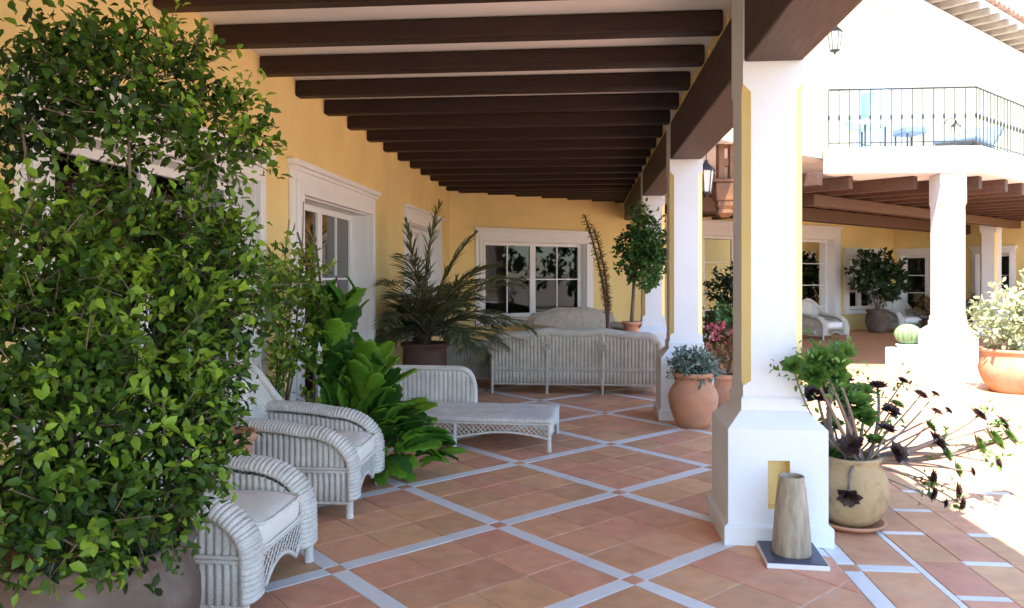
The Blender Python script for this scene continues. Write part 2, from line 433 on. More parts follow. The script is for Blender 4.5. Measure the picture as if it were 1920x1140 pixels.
terr = MB().prism([(2.2, 12.95), (14, 12.95), (14, 26.9), (9.3, 23.6), (2.2, back_y(2.2))], -.012, .001).build('terrace_floor', 'terracotta_tile')
tag(terr, kind='structure')

# ---------------------------------------------------------------- the house
house = thing('house', 'yellow rendered house with white framed windows and dark timber porch ceiling', 'house')
def wall(name, M, length, height, openings, th=.3, m='yellow_render', z0=0):
    xs = sorted({0, length, *[v for o in openings for v in o[:2]]}); zs = sorted({z0, height, *[v for o in openings for v in o[2:4]]})
    mb = MB()
    inside = lambda x, z: any(o[0] < x < o[1] and o[2] < z < o[3] for o in openings)
    for a, b in zip(xs, xs[1:]):
        for c, d in zip(zs, zs[1:]):
            if inside((a + b) / 2, (c + d) / 2): continue
            for y, fl in ((0, 0), (-th, 1)):
                q = [(a, y, c), (b, y, c), (b, y, d), (a, y, d)]
                mb.add([M @ Vector(p) for p in (q[::-1] if fl else q)], [(0, 1, 2, 3)])
    for o in openings:
        a, b, c, d = o[:4]
        for q in ([(a, 0, c), (a, -th, c), (a, -th, d), (a, 0, d)], [(b, -th, c), (b, 0, c), (b, 0, d), (b, -th, d)], [(a, 0, d), (a, -th, d), (b, -th, d), (b, 0, d)], [(a, -th, c), (a, 0, c), (b, 0, c), (b, -th, c)]):
            mb.add([M @ Vector(p) for p in q], [(0, 1, 2, 3)])
    for q in ([(0, 0, z0), (0, 0, height), (0, -th, height), (0, -th, z0)], [(length, 0, z0), (length, -th, z0), (length, -th, height), (length, 0, height)], [(0, 0, height), (length, 0, height), (length, -th, height), (0, -th, height)]):
        mb.add([M @ Vector(p) for p in q], [(0, 1, 2, 3)])
    return mb.build(name, m, house)
def window(name, M, x0, x1, z0, z1, tw=.2, dep=.16, leaves=2, cols=2, rows=3, sill=True, curtain=None, room=True, label=None, zcrown=.05, glass='window_glass'):
    """White surround, casements with glazing bars and single panes; x0..z1 is the outside of the surround."""
    w = empty(name, parent=house)
    if label: w['label'] = label
    zb = z0 + (tw * .6 if sill else 0)
    a, b, c, d = x0 + tw, x1 - tw, zb, z1 - tw
    T = MB()
    def fr(o, y0, y1):
        T.box(a - o, a - .001, y0, y1, c, d, M); T.box(b + .001, b + o, y0, y1, c, d, M); T.box(a - o, b + o, y0, y1, d, d + o, M)
    fr(tw - .01, .002, .03); fr(tw * .55, .031, .052); fr(tw * .25, .053, .066)
    T.box(x0 - .03, x1 + .03, .002, .09, z1, z1 + zcrown, M); T.box(x0 - .01, x1 + .01, .002, .06, z1 - .035, z1 - .001, M)
    T.build('trim', 'white_paint', w, bevel=.004)
    if sill: MB().box(x0 - .03, x1 + .03, -.02, .10, z0, zb - .002, M).build('sill', 'white_paint', w, bevel=.008)
    rv = MB()                                # painted reveal lining
    rv.box(a, a + .012, -dep - .02, .0, c, d, M); rv.box(b - .012, b, -dep - .02, .0, c, d, M); rv.box(a + .013, b - .013, -dep - .02, .0, d - .012, d, M)
    rv.build('reveal', 'white_paint', w)
    a += .013; b -= .013; d -= .013
    lw = (b - a) / leaves; y0, y1 = -dep - .05, -dep; sf = .065
    for k in range(leaves):
        p, q = a + k * lw + .002, a + (k + 1) * lw - .002
        F = MB(); F.box(p, p + sf, y0, y1, c, d, M); F.box(q - sf, q, y0, y1, c, d, M)
        F.box(p + sf, q - sf, y0 + .001, y1 - .001, d - sf, d - .001, M); F.box(p + sf, q - sf, y0 + .001, y1 - .001, c, c + sf * 1.4, M)
        F.build('sash', 'white_paint', w, bevel=.005)
        gx0, gx1, gz0, gz1 = p + sf, q - sf, c + sf * 1.4, d - sf
        cw = (gx1 - gx0) / cols; rh = (gz1 - gz0) / rows; mu = .011
        for i in range(1, cols): MB().box(gx0 + i * cw - mu, gx0 + i * cw + mu, y0 + .008, y1 - .006, gz0, gz1, M).build('glazing_bar', 'white_paint', w)
        for j in range(1, rows): MB().box(gx0, gx1, y0 + .010, y1 - .008, gz0 + j * rh - mu, gz0 + j * rh + mu, M).build('glazing_bar', 'white_paint', w)
        for i in range(cols):
            for j in range(rows):
                MB().box(gx0 + i * cw, gx0 + (i + 1) * cw, y0 + .018, y0 + .023, gz0 + j * rh, gz0 + (j + 1) * rh, M).build('pane', glass, w)
    if curtain:
        for (f0, f1) in curtain:
            cb = MB(); n = 60
            def fn(u, v): 
                xx = a + (b - a) * (f0 + (f1 - f0) * u); return M @ Vector((xx, -dep - .16 + .03 * math.sin(u * (f1 - f0) * (b - a) * 45), c + (d - c) * v))
            cb.surf(fn, n, 2); cb.build('curtain', 'curtain', w, solid=.004)
    if room:
        rm = MB(); y = -.31; e = .5
        X0, X1, Z0, Z1 = x0 - e, x1 + e, -.02, 2.95
        for q in ([(X0, -3.4, Z0), (X1, -3.4, Z0), (X1, -3.4, Z1), (X0, -3.4, Z1)], [(X0, y, Z0), (X0, -3.4, Z0), (X0, -3.4, Z1), (X0, y, Z1)], [(X1, -3.4, Z0), (X1, y, Z0), (X1, y, Z1), (X1, -3.4, Z1)], [(X0, y, Z1), (X0, -3.4, Z1), (X1, -3.4, Z1), (X1, y, Z1)], [(X0, -3.4, Z0), (X0, y, Z0), (X1, y, Z0), (X1, -3.4, Z0)]):
            rm.add([M @ Vector(p) for p in q], [(0, 1, 2, 3)])
        rm.build('room', 'room_wall', w)
    return [x0 + tw, x1 - tw, zb, z1 - tw]
ML = frame((XW, -3), (0, 1))            # x runs with Y from -3
op = []
op.append(window('window', ML, 3.25 + 3, 6.0 + 3, 0, 2.43, .2, .17, 2, 2, 3, sill=False, glass='dim_reflection_glass'))
op.append(window('door', ML, 6.52 + 3, 9.28 + 3, 0, 2.47, .24, .19, 2, 2, 3, sill=False, curtain=[(.02, .22), (.72, .98)], glass='dim_reflection_glass'))
op.append(window('window', ML, 10.83 + 3, 13.73 + 3, .55, 2.48, .2, .16, 2, 2, 2))
wall('wall', ML, 17.68, 3.3, op)
MBk = frame(BO, BU); op = []
op.append(window('window', MBk, .56, 3.47, .52, 2.40, .21, .14, 2, 2, 2, room=True))
op.append(window('door', MBk, 6.45, 11.95, 0, 2.78, .3, .16, 4, 1, 4, sill=False, curtain=[(.02, .1), (.55, .68), (.86, .97)]))
op.append(window('window', MBk, 12.1, 13.9, .45, 2.22, .18, .12, 2, 1, 3))
wall('wall', MBk, 14.4, 3.3, op)
MR = frame((BO[0] + .8 * 14.4, BO[1] + .6 * 14.4), (.6, -.8)); op = []
op.append(window('window', MR, .12, 1.75, .35, 2.22, .14, .12, 2, 1, 3))
op.append(window('window', MR, 2.2, 3.3, .35, 2.22, .14, .12, 2, 1, 3))
# courtside of this wall is on the right of its direction as well
wall('wall', MR, 9, 3.3, op)

# porch ceiling, joists, girder
MB().prism([(XW - .3, -.4), (1.64, -.4), (1.64, back_y(1.64) + .3), (XW - .3, 14.9)], 3.245, 3.30).build('ceiling', 'ceiling_white', house)
jy = 4.52 - .765 * 6
while jy < 17.4:
    x0 = XW if jy < 14.6 else XW + (jy - 14.68) / .75 - .05
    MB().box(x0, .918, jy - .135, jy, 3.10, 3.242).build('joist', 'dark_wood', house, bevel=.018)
    if jy < 15.5:
        MB().box(.955, 1.20, jy + .001, jy + (.629 if jy < 14.2 else .249), 3.112, 3.243).build('infill', 'yellow_render', house)
    jy += .765 if jy < 14.2 else .385
PY = [4.42, 8.14, 11.86]
segs = [(-.4, PY[0] + .102)] + [(PY[i] + .448, PY[i + 1] + .102) for i in range(2)] + [(PY[2] + .448, 17.2)]
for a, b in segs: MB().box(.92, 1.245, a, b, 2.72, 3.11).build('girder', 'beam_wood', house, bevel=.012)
# roof over the porch and over the house behind the walls
MB().prism([(-9, -2), (1.68, -2), (1.68, back_y(1.68) + .5), (.6, 19), (-9, 19)], 3.305, 3.42).build('roof_slab', 'white_plaster', house)

# ---------------------------------------------------------------- pillars
def pillar(label, loc, rz=0, top=3.24, half=.17, group=None, niche=False, ch0=.9, ch1=2.55, cap=2.72):
    p = thing('pillar', label, 'pillar', loc, rz, group)
    def sq(h, z, c=0.0): 
        if c == 0: return [(-h, -h, z), (h, -h, z), (h, h, z), (-h, h, z)]
        return [(-h + c, -h, z), (h - c, -h, z), (h, -h + c, z), (h, h - c, z), (h - c, h, z), (-h + c, h, z), (-h, h - c, z), (-h, -h + c, z)]
    hb = half * 1.6
    b = MB(); b.loft([sq(hb + .025, 0), sq(hb + .025, .10), sq(hb + .003, .115), sq(hb + .003, .118)])
    base = b.build('plinth', 'white_plaster', p, bevel=.006)
    # base block with a niche on the front face
    n0, n1, zz0, zz1 = -.055, .065, .20, .47
    B = MB(); xs = [-hb, n0, n1, hb]; zs = [.116, zz0, zz1, .64]
    for i in range(3):
        for k in range(3):
            if niche and i == 1 and k == 1: continue
            B.add([(xs[i], -hb, zs[k]), (xs[i + 1], -hb, zs[k]), (xs[i + 1], -hb, zs[k + 1]), (xs[i], -hb, zs[k + 1])], [(0, 1, 2, 3)])
    r2 = [sq(hb, .116), sq(hb, .64)]
    B.add(r2[0] + r2[1], [(1, 2, 6, 5), (2, 3, 7, 6), (3, 0, 4, 7)])
    B.loft([sq(hb, .64), sq(hb, .641), sq(half + .012, .735), sq(half + .012, .74)], cap=False)
    B.build('base_block', 'white_plaster', p)
    N = MB(); y0, y1 = -hb, -hb + .09
    N.add([(n0, y1, zz0), (n1, y1, zz0), (n1, y1, zz1), (n0, y1, zz1), (n0, y0, zz0), (n1, y0, zz0), (n1, y0, zz1), (n0, y0, zz1)], [(0, 1, 2, 3), (4, 5, 1, 0), (7, 3, 2, 6), (4, 0, 3, 7), (5, 6, 2, 1)])
    if niche: N.build('niche', 'yellow_render', p)
    c = .045
    S = MB(); S.loft([sq(half + .012, .74), sq(half + .012, .80), sq(half, .815), sq(half, ch0 - .03)], cap=False)
    S.build('lower_shaft', 'white_plaster', p)
    S = MB(); h = half
    r0, r1 = sq(h, ch0, c), sq(h, ch1, c); m = 8
    S.add(r0 + r1, [(0, 1, 9, 8), (2, 3, 11, 10), (4, 5, 13, 12), (6, 7, 15, 14)])
    for z0, z1 in ((ch0, ch0 - .03), (ch1, ch1 + .05)):
        a, bq = sq(h, z0, c), sq(h, z1)
        S.add(a + bq, [(0, 1, 9, 8), (2, 3, 10, 9), (4, 5, 11, 10), (6, 7, 8, 11)])
    S.build('shaft', 'white_plaster', p)
    C = MB(); C.add(r0 + r1, [(1, 2, 10, 9), (3, 4, 12, 11), (5, 6, 14, 13), (7, 0, 8, 15)])
    for z0, z1 in ((ch0, ch0 - .03), (ch1, ch1 + .05)):
        a, bq = sq(h, z0, c), sq(h, z1)
        C.add(a + bq, [(1, 2, 9), (3, 4, 10), (5, 6, 11), (7, 0, 8)])
    C.build('chamfer', 'yellow_render', p)
    K = MB(); K.loft([sq(h, ch1 + .05), sq(h, top)], cap=True); K.build('capital', 'white_plaster', p)
    return p
pillar('white porch pillar with a small niche behind the cone vase', (1.085, PY[0] + .275, 0), niche=True)
pillar('white porch pillar beside the round terracotta pot of grey succulents', (1.085, PY[1] + .275, 0))
pillar('white porch pillar standing behind the small round crowned potted tree', (1.085, PY[2] + .275, 0))
pillar('sunlit white pillar holding up the balcony corner', (5.57, 12.40, 0), 0, 3.045, .19)
pillar('white pillar under the terrace beam beside the yellow terrace wall', (10.15, 20.3, 0), R(45), 3.0, .19)

# ---------------------------------------------------------------- terrace wing: upper floor, balcony, timber
D2 = Vector((1, 1, 0)).normalized(); 
MU = frame((1.6, 10.2), (1, 1))          # upper wall, x along the 45 degree line
op = [window('balcony_door', MU, 3.9, 5.9, 3.46, 5.25, .14, .1, 2, 1, 2, sill=False, room=False)]
wall('upper_wall', MU, 20, 6.55, op, m='yellow_render_sunlit', z0=3.30)
MB().prism([(1.62, 10.32), (14, 22.7), (14, 30), (-1, 30), (-1, 17)], 3.302, 3.41).build('upper_floor', 'white_plaster', house)
MB().prism([(2.0, 10.8), (15.6, 24.4), (13, 28), (-1, 15)], 6.56, 6.7).build('upper_ceiling', 'white_plaster', house)
BAL = [(3.70, 12.10), (5.92, 12.10), (13.5, 19.68), (12.0, 20.55), (3.68, 12.26)]
MB().prism(BAL, 3.05, 3.44).build('balcony_slab', 'white_plaster', house, bevel=.01)
co = MB(); co.box(0, 20, .001, .12, 6.10, 6.30, MU); co.box(0, 20, .001, .20, 6.301, 6.40, MU)
co.build('cornice', 'white_plaster', house)
# eave: rafter tails under a boarded edge and a row of barrel tiles
for k in range(38):
    MB().box(.3 + k * .50, .42 + k * .50, .02, .66, 6.41, 6.53, MU).build('rafter_tail', 'rafter_wood', house, bevel=.01)
MB().box(0, 20, -3.2, .70, 6.535, 6.58, MU).build('roof_deck', 'white_plaster', house)
tm = MB()
def barrel(u, v):
    ang = PI * v; return (.115 * math.cos(ang) * (1 - .12 * u), -.1 + .7 * u, .085 * math.sin(ang) * (1 - .12 * u))
tm.surf(barrel, 3, 8); tmesh = tm.mesh('roof_tile')
for k in range(72):
    o = link('roof_tile', tmesh, 'roof_tile', house)
    o.matrix_world = MU @ Matrix.Translation((1.5 + k * .25, .68, 6.585)) @ Matrix.Rotation(PI, 4, 'Z')
    md = o.modifiers.new('solid', 'SOLIDIFY'); md.thickness = .016
# terrace joists and girder
for k in range(16):
    a = 2.6 + k * .78
    base = Vector((1.6, 10.2, 0)) + D2 * a; nrm = Vector((-1, 1, 0)).normalized()
    f0 = -.15 if a < 3.3 else min(-.15, -(a - 3.1) * .82)
    f0 = max(f0, -1.62)
    M = Matrix(((nrm.x, D2.x, 0, base.x), (nrm.y, D2.y, 0, base.y), (0, 0, 1, 0), (0, 0, 0, 1)))
    ln = min(5.2 if a < 9 else 3.6, (base.x - 1.75) * 1.414)
    MB().box(f0, ln, -.065, .065, 2.85, 3.045, M).build('terrace_joist', 'terrace_wood', house, bevel=.01)
MG = frame((1.85, 13.35), (1, 1))
MB().box(0, 13, -.14, .14, 2.60, 2.845, MG).build('terrace_girder', 'terrace_wood', house, bevel=.012)
MBF = MB().box(1.2, 11, 1.35, 1.55, 2.66, 2.845, MG); MBF.build('terrace_girder', 'terrace_wood', house, bevel=.012)

# carved drop post
dp = thing('carved_timber_post', 'brown carved timber post hanging with a stepped foot beside the hanging glass lantern', 'timber post', (1.94, 10.85, 0), R(8))
pb = MB(); pb.box(-.10, -.01, -.06, .06, 2.83, 4.15); pb.build('post', 'carved_wood', dp, bevel=.012)
MB().box(.06, .12, -.05, .05, 2.83, 4.15).build('post', 'carved_wood', dp, bevel=.012)
for z in (3.0, 3.25, 3.5, 3.75, 4.0): MB().box(-.009, .059, -.03, .03, z, z + .11).build('rung', 'carved_wood', dp, bevel=.01)
MB().box(-.18, .17, -.09, .09, 2.78, 2.828).build('ledge', 'carved_wood', dp, bevel=.01)
MB().box(-.14, .14, -.08, .08, 2.52, 2.778).build('block', 'carved_wood', dp, bevel=.02)
ft = MB(); ft.loft([[(-s * .11, -s * .07, z), (s * .11, -s * .07, z), (s * .11, s * .07, z), (-s * .11, s * .07, z)] for s, z in ((.55, 2.30), (1, 2.36), (.85, 2.41), (1.05, 2.46), (1.0, 2.518))])
ft.build('carved_foot', 'carved_wood', dp, bevel=.008)

# iron railing on the balcony
rl = thing('balcony_railing', 'black iron balcony railing with slim balusters', 'railing')
path = [Vector((3.74, 12.18, 0)), Vector((5.88, 12.18, 0)), Vector((13.3, 19.6, 0))]
for a, b in zip(path, path[1:]):
    for z, r, nm in ((4.33, .014, 'top_rail'), (3.52, .009, 'bottom_rail')): MB().tube([a + Vector((0, 0, z)), b + Vector((0, 0, z))], r, 8).build(nm, 'iron', rl)
    L = (b - a).length; nb = int(L / .145)
    if a is path[0]: bal = MB().tube([(0, 0, 3.44), (0, 0, 3.86), (0, 0, 3.88), (0, 0, 3.93), (0, 0, 3.95), (0, 0, 4.33)], [.007, .007, .016, .016, .007, .007], 6).mesh('baluster')
    for k in range(nb + 1): link('baluster', bal, 'iron', rl, loc=a + (b - a) * (k / nb))

def lantern(label, loc, rz, s=1.0, wallmount=True, group=None):
    o = thing('wall_lantern' if wallmount else 'hanging_lantern', label, 'lantern', loc, rz, group)
    # local origin at lantern bottom centre
    MB().lathe([(.001, -.05 * s), (.012 * s, -.05 * s), (.02 * s, -.02 * s), (.07 * s, 0), (.075 * s, .02 * s), (.001, .021 * s)], 6, smooth=False).build('base', 'iron', o)
    MB().lathe([(.001, .30 * s), (.12 * s, .30 * s), (.10 * s, .33 * s), (.03 * s, .40 * s), (.02 * s, .44 * s), (.001, .45 * s)], 6, smooth=False).build('cap', 'iron', o)
    for k in range(6):
        a = 2 * PI * k / 6; MB().tube([(.07 * s * math.cos(a), .07 * s * math.sin(a), .02 * s), (.105 * s * math.cos(a), .105 * s * math.sin(a), .30 * s)], .006 * s, 5).build('bar', 'iron', o)
    MB().lathe([(.001, .022 * s), (.06 * s, .022 * s), (.095 * s, .298 * s), (.001, .299 * s)], 6, smooth=False).build('glass', 'lamp_glass', o)
    if wallmount: MB().tube(bez((0, .0, .44 * s), (0, .16 * s, .62 * s), (0, .27 * s, .36 * s), 8), .010 * s, 6).build('bracket', 'iron', o)
    else: MB().tube([(0, 0, .44 * s), (0, 0, .75 * s)], .006 * s, 5).build('chain', 'iron', o)
    return o
pL = MU @ Vector((2.78, .28, 4.86)); lantern('black iron wall lantern high on the upper wall beside the beam', pL, R(45), .95)
pL = MU @ Vector((7.3, .28, 4.05)); lantern('black iron wall lantern behind the balcony railing above the lounger', pL, R(45), .8)
lantern('black glass lantern hanging between the porch pillars under the terrace roof', (1.62, 10.35, 2.58), 0, 1.0, False)

# balcony furniture
lo = thing('sun_lounger', 'blue cushioned lounger on the balcony behind the corner railing', 'lounger', (6.75, 14.2, 3.44), R(50))
MB().box(-.9, .9, -.3, .3, .26, .30).build('frame', 'iron', lo, bevel=.01)
lc = MB()
def lf(u, v):
    x = -.9 + 1.8 * u; z = .33 + (.0 if u < .6 else (u - .6) * 1.0); return (x, -.31 + .62 * v, z + .03 * math.sin(u * 40) * .3)
lc.surf(lf, 40, 4); lc.build('cushion', 'blue_fabric', lo, solid=.08)
for x in (-.8, .8):
    for y in (-.26, .26): MB().tube([(x, y, 0), (x, y, .27)], .018, 6).build('leg', 'iron', lo)
ch = thing('balcony_chair', 'pale aqua cushioned chair on the balcony beside the upper wall', 'chair', (4.45, 12.75, 3.44), R(-60))
MB().box(-.25, .25, -.25, .25, .40, .50).build('seat', 'aqua_fabric', ch, bevel=.03)
MB().box(-.25, .25, .22, .30, .50, 1.02).build('backrest', 'aqua_fabric', ch, bevel=.03)
for x in (-.22, .22):
    for y in (-.22, .22): MB().tube([(x, y, 0), (x, y, .42)], .016, 6).build('leg', 'iron', ch)
ch2 = thing('balcony_stool', 'pale blue cushioned stool low behind the balcony railing', 'stool', (5.15, 12.75, 3.44), R(15))
MB().box(-.18, .18, -.18, .18, .28, .40).build('seat', 'blue_fabric', ch2, bevel=.03)
for x in (-.14, .14):
    for y in (-.14, .14): MB().tube([(x, y, 0), (x, y, .29)], .015, 6).build('leg', 'iron', ch2)

# ---------------------------------------------------------------- wicker furniture
def rib(n, amp): return lambda t: amp * abs(math.sin(PI * n * t))
def arm_path(D):
    """Side profile of the arm: flat, then rolling over and down at the front."""
    pts = []
    for i in range(25):
        t = i / 24
        if t < .5: pts.append((-D / 2 + .02 + (D - .34) * (t / .5), .550 - .045 * (t / .5) ** 2))
        elif t < .85:
            a = (t - .5) / .35 * PI / 2; pts.append((D / 2 - .32 + .295 * math.sin(a), .300 + .205 * math.cos(a)))
        else: pts.append((D / 2 - .025 + .004 * (t - .85) / .15, .300 - .19 * (t - .85) / .15))
    return pts
def lattice(mb, y0, y1, zt, zb, x, sp=.045, r=.0045):
    """Crossing canes between a straight top and a scalloped lower edge."""
    n = int((y1 - y0 + .4) / sp)
    for sgn in (1, -1):
        for k in range(-n, n * 2):
            pts = []
            for i in range(13):
                z = .05 + (zt - .05) * i / 12; y = y0 + k * sp + sgn * (z - .05)
                if y0 < y < y1 and zb(y) < z <= zt: pts.append((x + sgn * .003, y, z))
            if len(pts) > 1: mb.tube([pts[0], pts[-1]], r, 4, False)
def armchair(label, loc, rz, W=.84, D=.86, m='wicker', group=None, cushion='cushion_cream'):
    o = thing('wicker_armchair', label, 'armchair', loc, rz, group)
    AP = arm_path(D)
    def path(t):
        k = min(int(t * 24), 23); f_ = t * 24 - k; a, b = AP[k], AP[k + 1]
        p = (a[0] + (b[0] - a[0]) * f_, a[1] + (b[1] - a[1]) * f_); d = (b[0] - a[0], b[1] - a[1]); L = math.hypot(*d)
        return p, (-d[1] / L, d[0] / L)
    def top(x):
        best = .6
        for i in range(24):
            a, b = AP[i], AP[i + 1]
            if a[0] <= x <= b[0]: best = a[1] + (b[1] - a[1]) * (x - a[0]) / max(1e-6, b[0] - a[0]); break
        return best
    rb = rib(52, .011)
    for s in (-1, 1):
        yc = s * (W / 2 - .080)
        def fn(u, v):
            p, nn = path(u); th = (v - .5) * PI * 1.15; k = .042 * math.cos(th) + rb(u)
            return (p[0] + nn[0] * k, yc + s * (.083 + rb(u) * .4) * math.sin(th), p[1] + nn[1] * k)
        mb = MB().surf(fn, 52 * 5, 10); mb.build('arm', m, o, solid=.008)
        # outer side: arched upper panel and skirt, with upright stakes
        rs = rib(22, .017)
        mb = MB()
        def side(u, v):
            x = -D / 2 + .03 + (D - .08) * u; z0, z1 = .29, max(.295, top(min(x, D / 2 - .03)) - .015); return (x, s * (W / 2 - .035 + rs(u)), z0 + (z1 - z0) * v)
        mb.surf(side, 22 * 5, 4)
        def skirt(u, v):
            x = -D / 2 + .03 + (D - .07) * u; return (x, s * (W / 2 - .022 + rs(u)), .095 + .19 * v)
        mb.surf(skirt, 22 * 5, 2); mb.build('side_panel', m, o, solid=.006)
        mb = MB()
        def inner(u, v):
            x = -D / 2 + .05 + (D - .12) * u; z1 = max(.30, top(min(x, D / 2 - .03)) - .02); return (x, s * (W / 2 - .150) - s * rs(u), .29 + (z1 - .29) * v)
        mb.surf(inner, 22 * 5, 3); mb.build('inner_panel', m, o, solid=.006)
        tr = MB()
        for z in (.285, .305, .095): tr.tube([(-D / 2 + .02, s * (W / 2 - .012), z), (D / 2 - .02, s * (W / 2 - .012), z)], .011, 6)
        tr.build('braid', m, o)
        for x in (-D / 2 + .03, D / 2 - .022): MB().tube([(x, s * (W / 2 - .03), 0), (x, s * (W / 2 - .03), .03), (x, s * (W / 2 - .03), .36)], [.026, .024, .024], 9).build('leg', m, o)
    ap = MB(); yl = W / 2 - .05
    zb = lambda y: .10 + .075 * abs(math.cos(PI * 1.0 * y / yl)) ** .8
    lattice(ap, -yl, yl, .265, zb, D / 2 - .02)
    ap.tube([(D / 2 - .018, -yl + 2 * yl * i / 24, zb(-yl + 2 * yl * i / 24)) for i in range(25)], .012, 6)
    for z in (.265, .285): ap.tube([(D / 2 - .012, -yl, z), (D / 2 - .012, yl, z)], .012, 6)
    ap.build('apron', m, o)
    MB().box(-D / 2 + .08, D / 2 - .04, -W / 2 + .06, W / 2 - .06, .235, .265).build('seat', m, o)
    # back: a curved shell of upright stakes with a rolled rim
    rbk = rib(40, .009)
    zt = lambda a: .55 + .37 * (.5 + .5 * math.cos(PI * a)) ** .8
    def bk(u, v):
        a = u * 2 - 1; z = .095 + (zt(a) - .095) * v
        return (-D / 2 + .06 + .14 * a * a - .14 * max(0, z - .3) - rbk(u), (W / 2 - .03) * math.sin(a * PI / 2), z)
    MB().surf(bk, 160, 8).build('backrest', m, o, solid=.02)
    MB().tube([Vector(bk(i / 40, 1)) for i in range(41)], .032, 8).build('rim', m, o)
    def cu(u, v):
        return None
    puff(o, 'cushion', cushion, -D / 2 + .13, D / 2 + .005, -W / 2 + .16, W / 2 - .16, .27, .415)
    return o
def puff(o, name, m, x0, x1, y0, y1, z0, z1, e=.28, crown_=.018, n=28):
    """A stuffed cushion: a rounded block with swollen faces and a piped edge."""
    cx, cy, cz = (x0 + x1) / 2, (y0 + y1) / 2, (z0 + z1) / 2; hx, hy, hz = (x1 - x0) / 2, (y1 - y0) / 2, (z1 - z0) / 2
    sg = lambda w, q: math.copysign(abs(w) ** q, w)
    mb = MB()
    def fn(u, v):
        th = 2 * PI * u; ph = PI * (v - .5)
        X = sg(math.cos(ph), e) * sg(math.cos(th), e); Y = sg(math.cos(ph), e) * sg(math.sin(th), e); Z = sg(math.sin(ph), .5)
        return (cx + hx * X, cy + hy * Y, cz + hz * Z + crown_ * Z * (1 - X * X) * (1 - Y * Y) + .004 * math.sin(X * 9 + Y * 5))
    mb.surf(fn, n * 2, n); c = mb.build(name, m, o)
    k = MB()
    for s in (-1, 1):
        pts = []
        for i in range(49):
            th = 2 * PI * i / 48; pts.append((cx + hx * 1.0 * sg(math.cos(th), e), cy + hy * sg(math.sin(th), e), cz + s * hz * .72))
        k.tube(pts, .006, 5)
    k.build('piping', m, c)
    return c
armchair('white wicker armchair with cream cushion beside the large shrub planter', (-1.84, 3.56, 0), R(0))
armchair('white wicker armchair with cream cushion next to the paddle leaved plant', (-1.86, 5.06, 0), R(2))

def sofa(label, loc, rz, W=2.1, D=.85, sec=3, m='wicker_dim', cushion='cushion_white', group=None, loose=True, hump=.06):
    """Long wicker sofa; local +x is its front, its back panel faces -x."""
    o = thing('wicker_sofa', label, 'sofa', loc, rz, group)
    h = W / 2; nr = int(W / .045)
    def zt(y):
        a = (y + h) / W * sec; fr = a - math.floor(a); edge = min(1, (h - abs(y)) / .16)
        z = .775 + hump * (1 - abs(2 * abs(y) / W) ** 2) - .03 * math.sin(PI * fr)
        return z - .22 * (1 - math.sqrt(max(0, 1 - (1 - edge) ** 2)))
    rs = rib(nr, .016)
    def bk(u, v):
        y = -h + W * u; z = .11 + (zt(y) - .14) * v; return (-D / 2 - rs(u) - .10 * max(0, z - .35), y, z)
    MB().surf(bk, nr * 5, 6).build('back_panel', m, o, solid=.012)
    def ibk(u, v):
        y = -h + .05 + (W - .1) * u; z = .3 + (zt(y) - .32) * v; return (-D / 2 + .10 + rs(u) - .10 * max(0, z - .35), y, z)
    MB().surf(ibk, nr * 5, 5).build('inner_back', m, o, solid=.012)
    n = 60
    MB().tube([(-D / 2 + .035 - .10 * (zt(-h + W * i / n) - .35), -h + W * i / n, zt(-h + W * i / n) - .045) for i in range(n + 1)], .062, 9).build('top_roll', m, o)
    for k in range(sec + 1):
        y = -h + .02 + (W - .04) * k / sec
        zz = zt(max(-h + .1, min(h - .1, y))) - (.20 if k in (0, sec) else .05)
        MB().tube([(-D / 2 - .018, y, 0), (-D / 2 - .018, y, .3), (-D / 2 - .018 - .09 * (zz - .35), y, zz)], .019, 7).build('post', m, o)
        if 0 < k < sec:
            for r in (.055, .032):
                MB().tube([(-D / 2 - .065, y + r * math.cos(2 * PI * i / 20) + .0, .61 + r * math.sin(2 * PI * i / 20)) for i in range(21)], .010, 6, False).build('scroll', m, o)
    br = MB()
    for z in (.30, .322, .12): br.tube([(-D / 2 - .016, -h, z), (-D / 2 - .016, h, z)], .012, 6)
    br.build('braid', m, o)
    for s in (-1, 1):
        def arm(u, v):
            x = -D / 2 + D * u; th = (v - .5) * PI * 1.3; k = rib(30, .006)(u); return (x, s * (h - .06) + s * (.10 + k) * math.sin(th), .53 + (.07 + k) * math.cos(th) - .02 * u)
        MB().surf(arm, 120, 8).build('arm', m, o, solid=.01)
        def sp(u, v): return (-D / 2 + D * u, s * (h - .02 + rib(20, .008)(u)), .11 + .42 * v)
        MB().surf(sp, 100, 3).build('side_panel', m, o, solid=.01)
        MB().tube([(D / 2 - .02, s * (h - .03), 0), (D / 2 - .02, s * (h - .03), .5)], .024, 8).build('leg', m, o)
    MB().box(-D / 2 + .02, D / 2, -h + .03, h - .03, .20, .29).build('seat', m, o)
    for k in range(sec):
        y0 = -h + .11 + (W - .22) * k / sec; y1 = -h + .11 + (W - .22) * (k + 1) / sec - .008
        puff(o, 'seat_cushion', cushion, -D / 2 + .14, D / 2 + .01, y0, y1, .292, .43, n=14)
        if loose: 
            c = puff(o, 'back_cushion', cushion, -D / 2 + .12, -D / 2 + .26, y0 + .02, y1 - .02, .435, .83, n=14)
    return o
sofa('grey wicker sofa of three sections showing its back panel and scroll rings', (-.10, 10.28, 0), R(90), 2.14, .86, 3, loose=False)
sofa('grey wicker sofa with white cushions under the back window', (.05, 14.55, 0), R(-90 + 36.9), 2.0, .8, 3, hump=.13, loose=False)
armchair('grey wicker armchair beside the palm pot, turned towards the sofas', (-1.55, 10.95, 0), R(6), .84, .86, 'wicker_dim', None, 'cushion_white')
tb = thing('wicker_table', 'low wicker coffee table between the two sofas', 'table', (-.35, 12.2, 0), R(10))
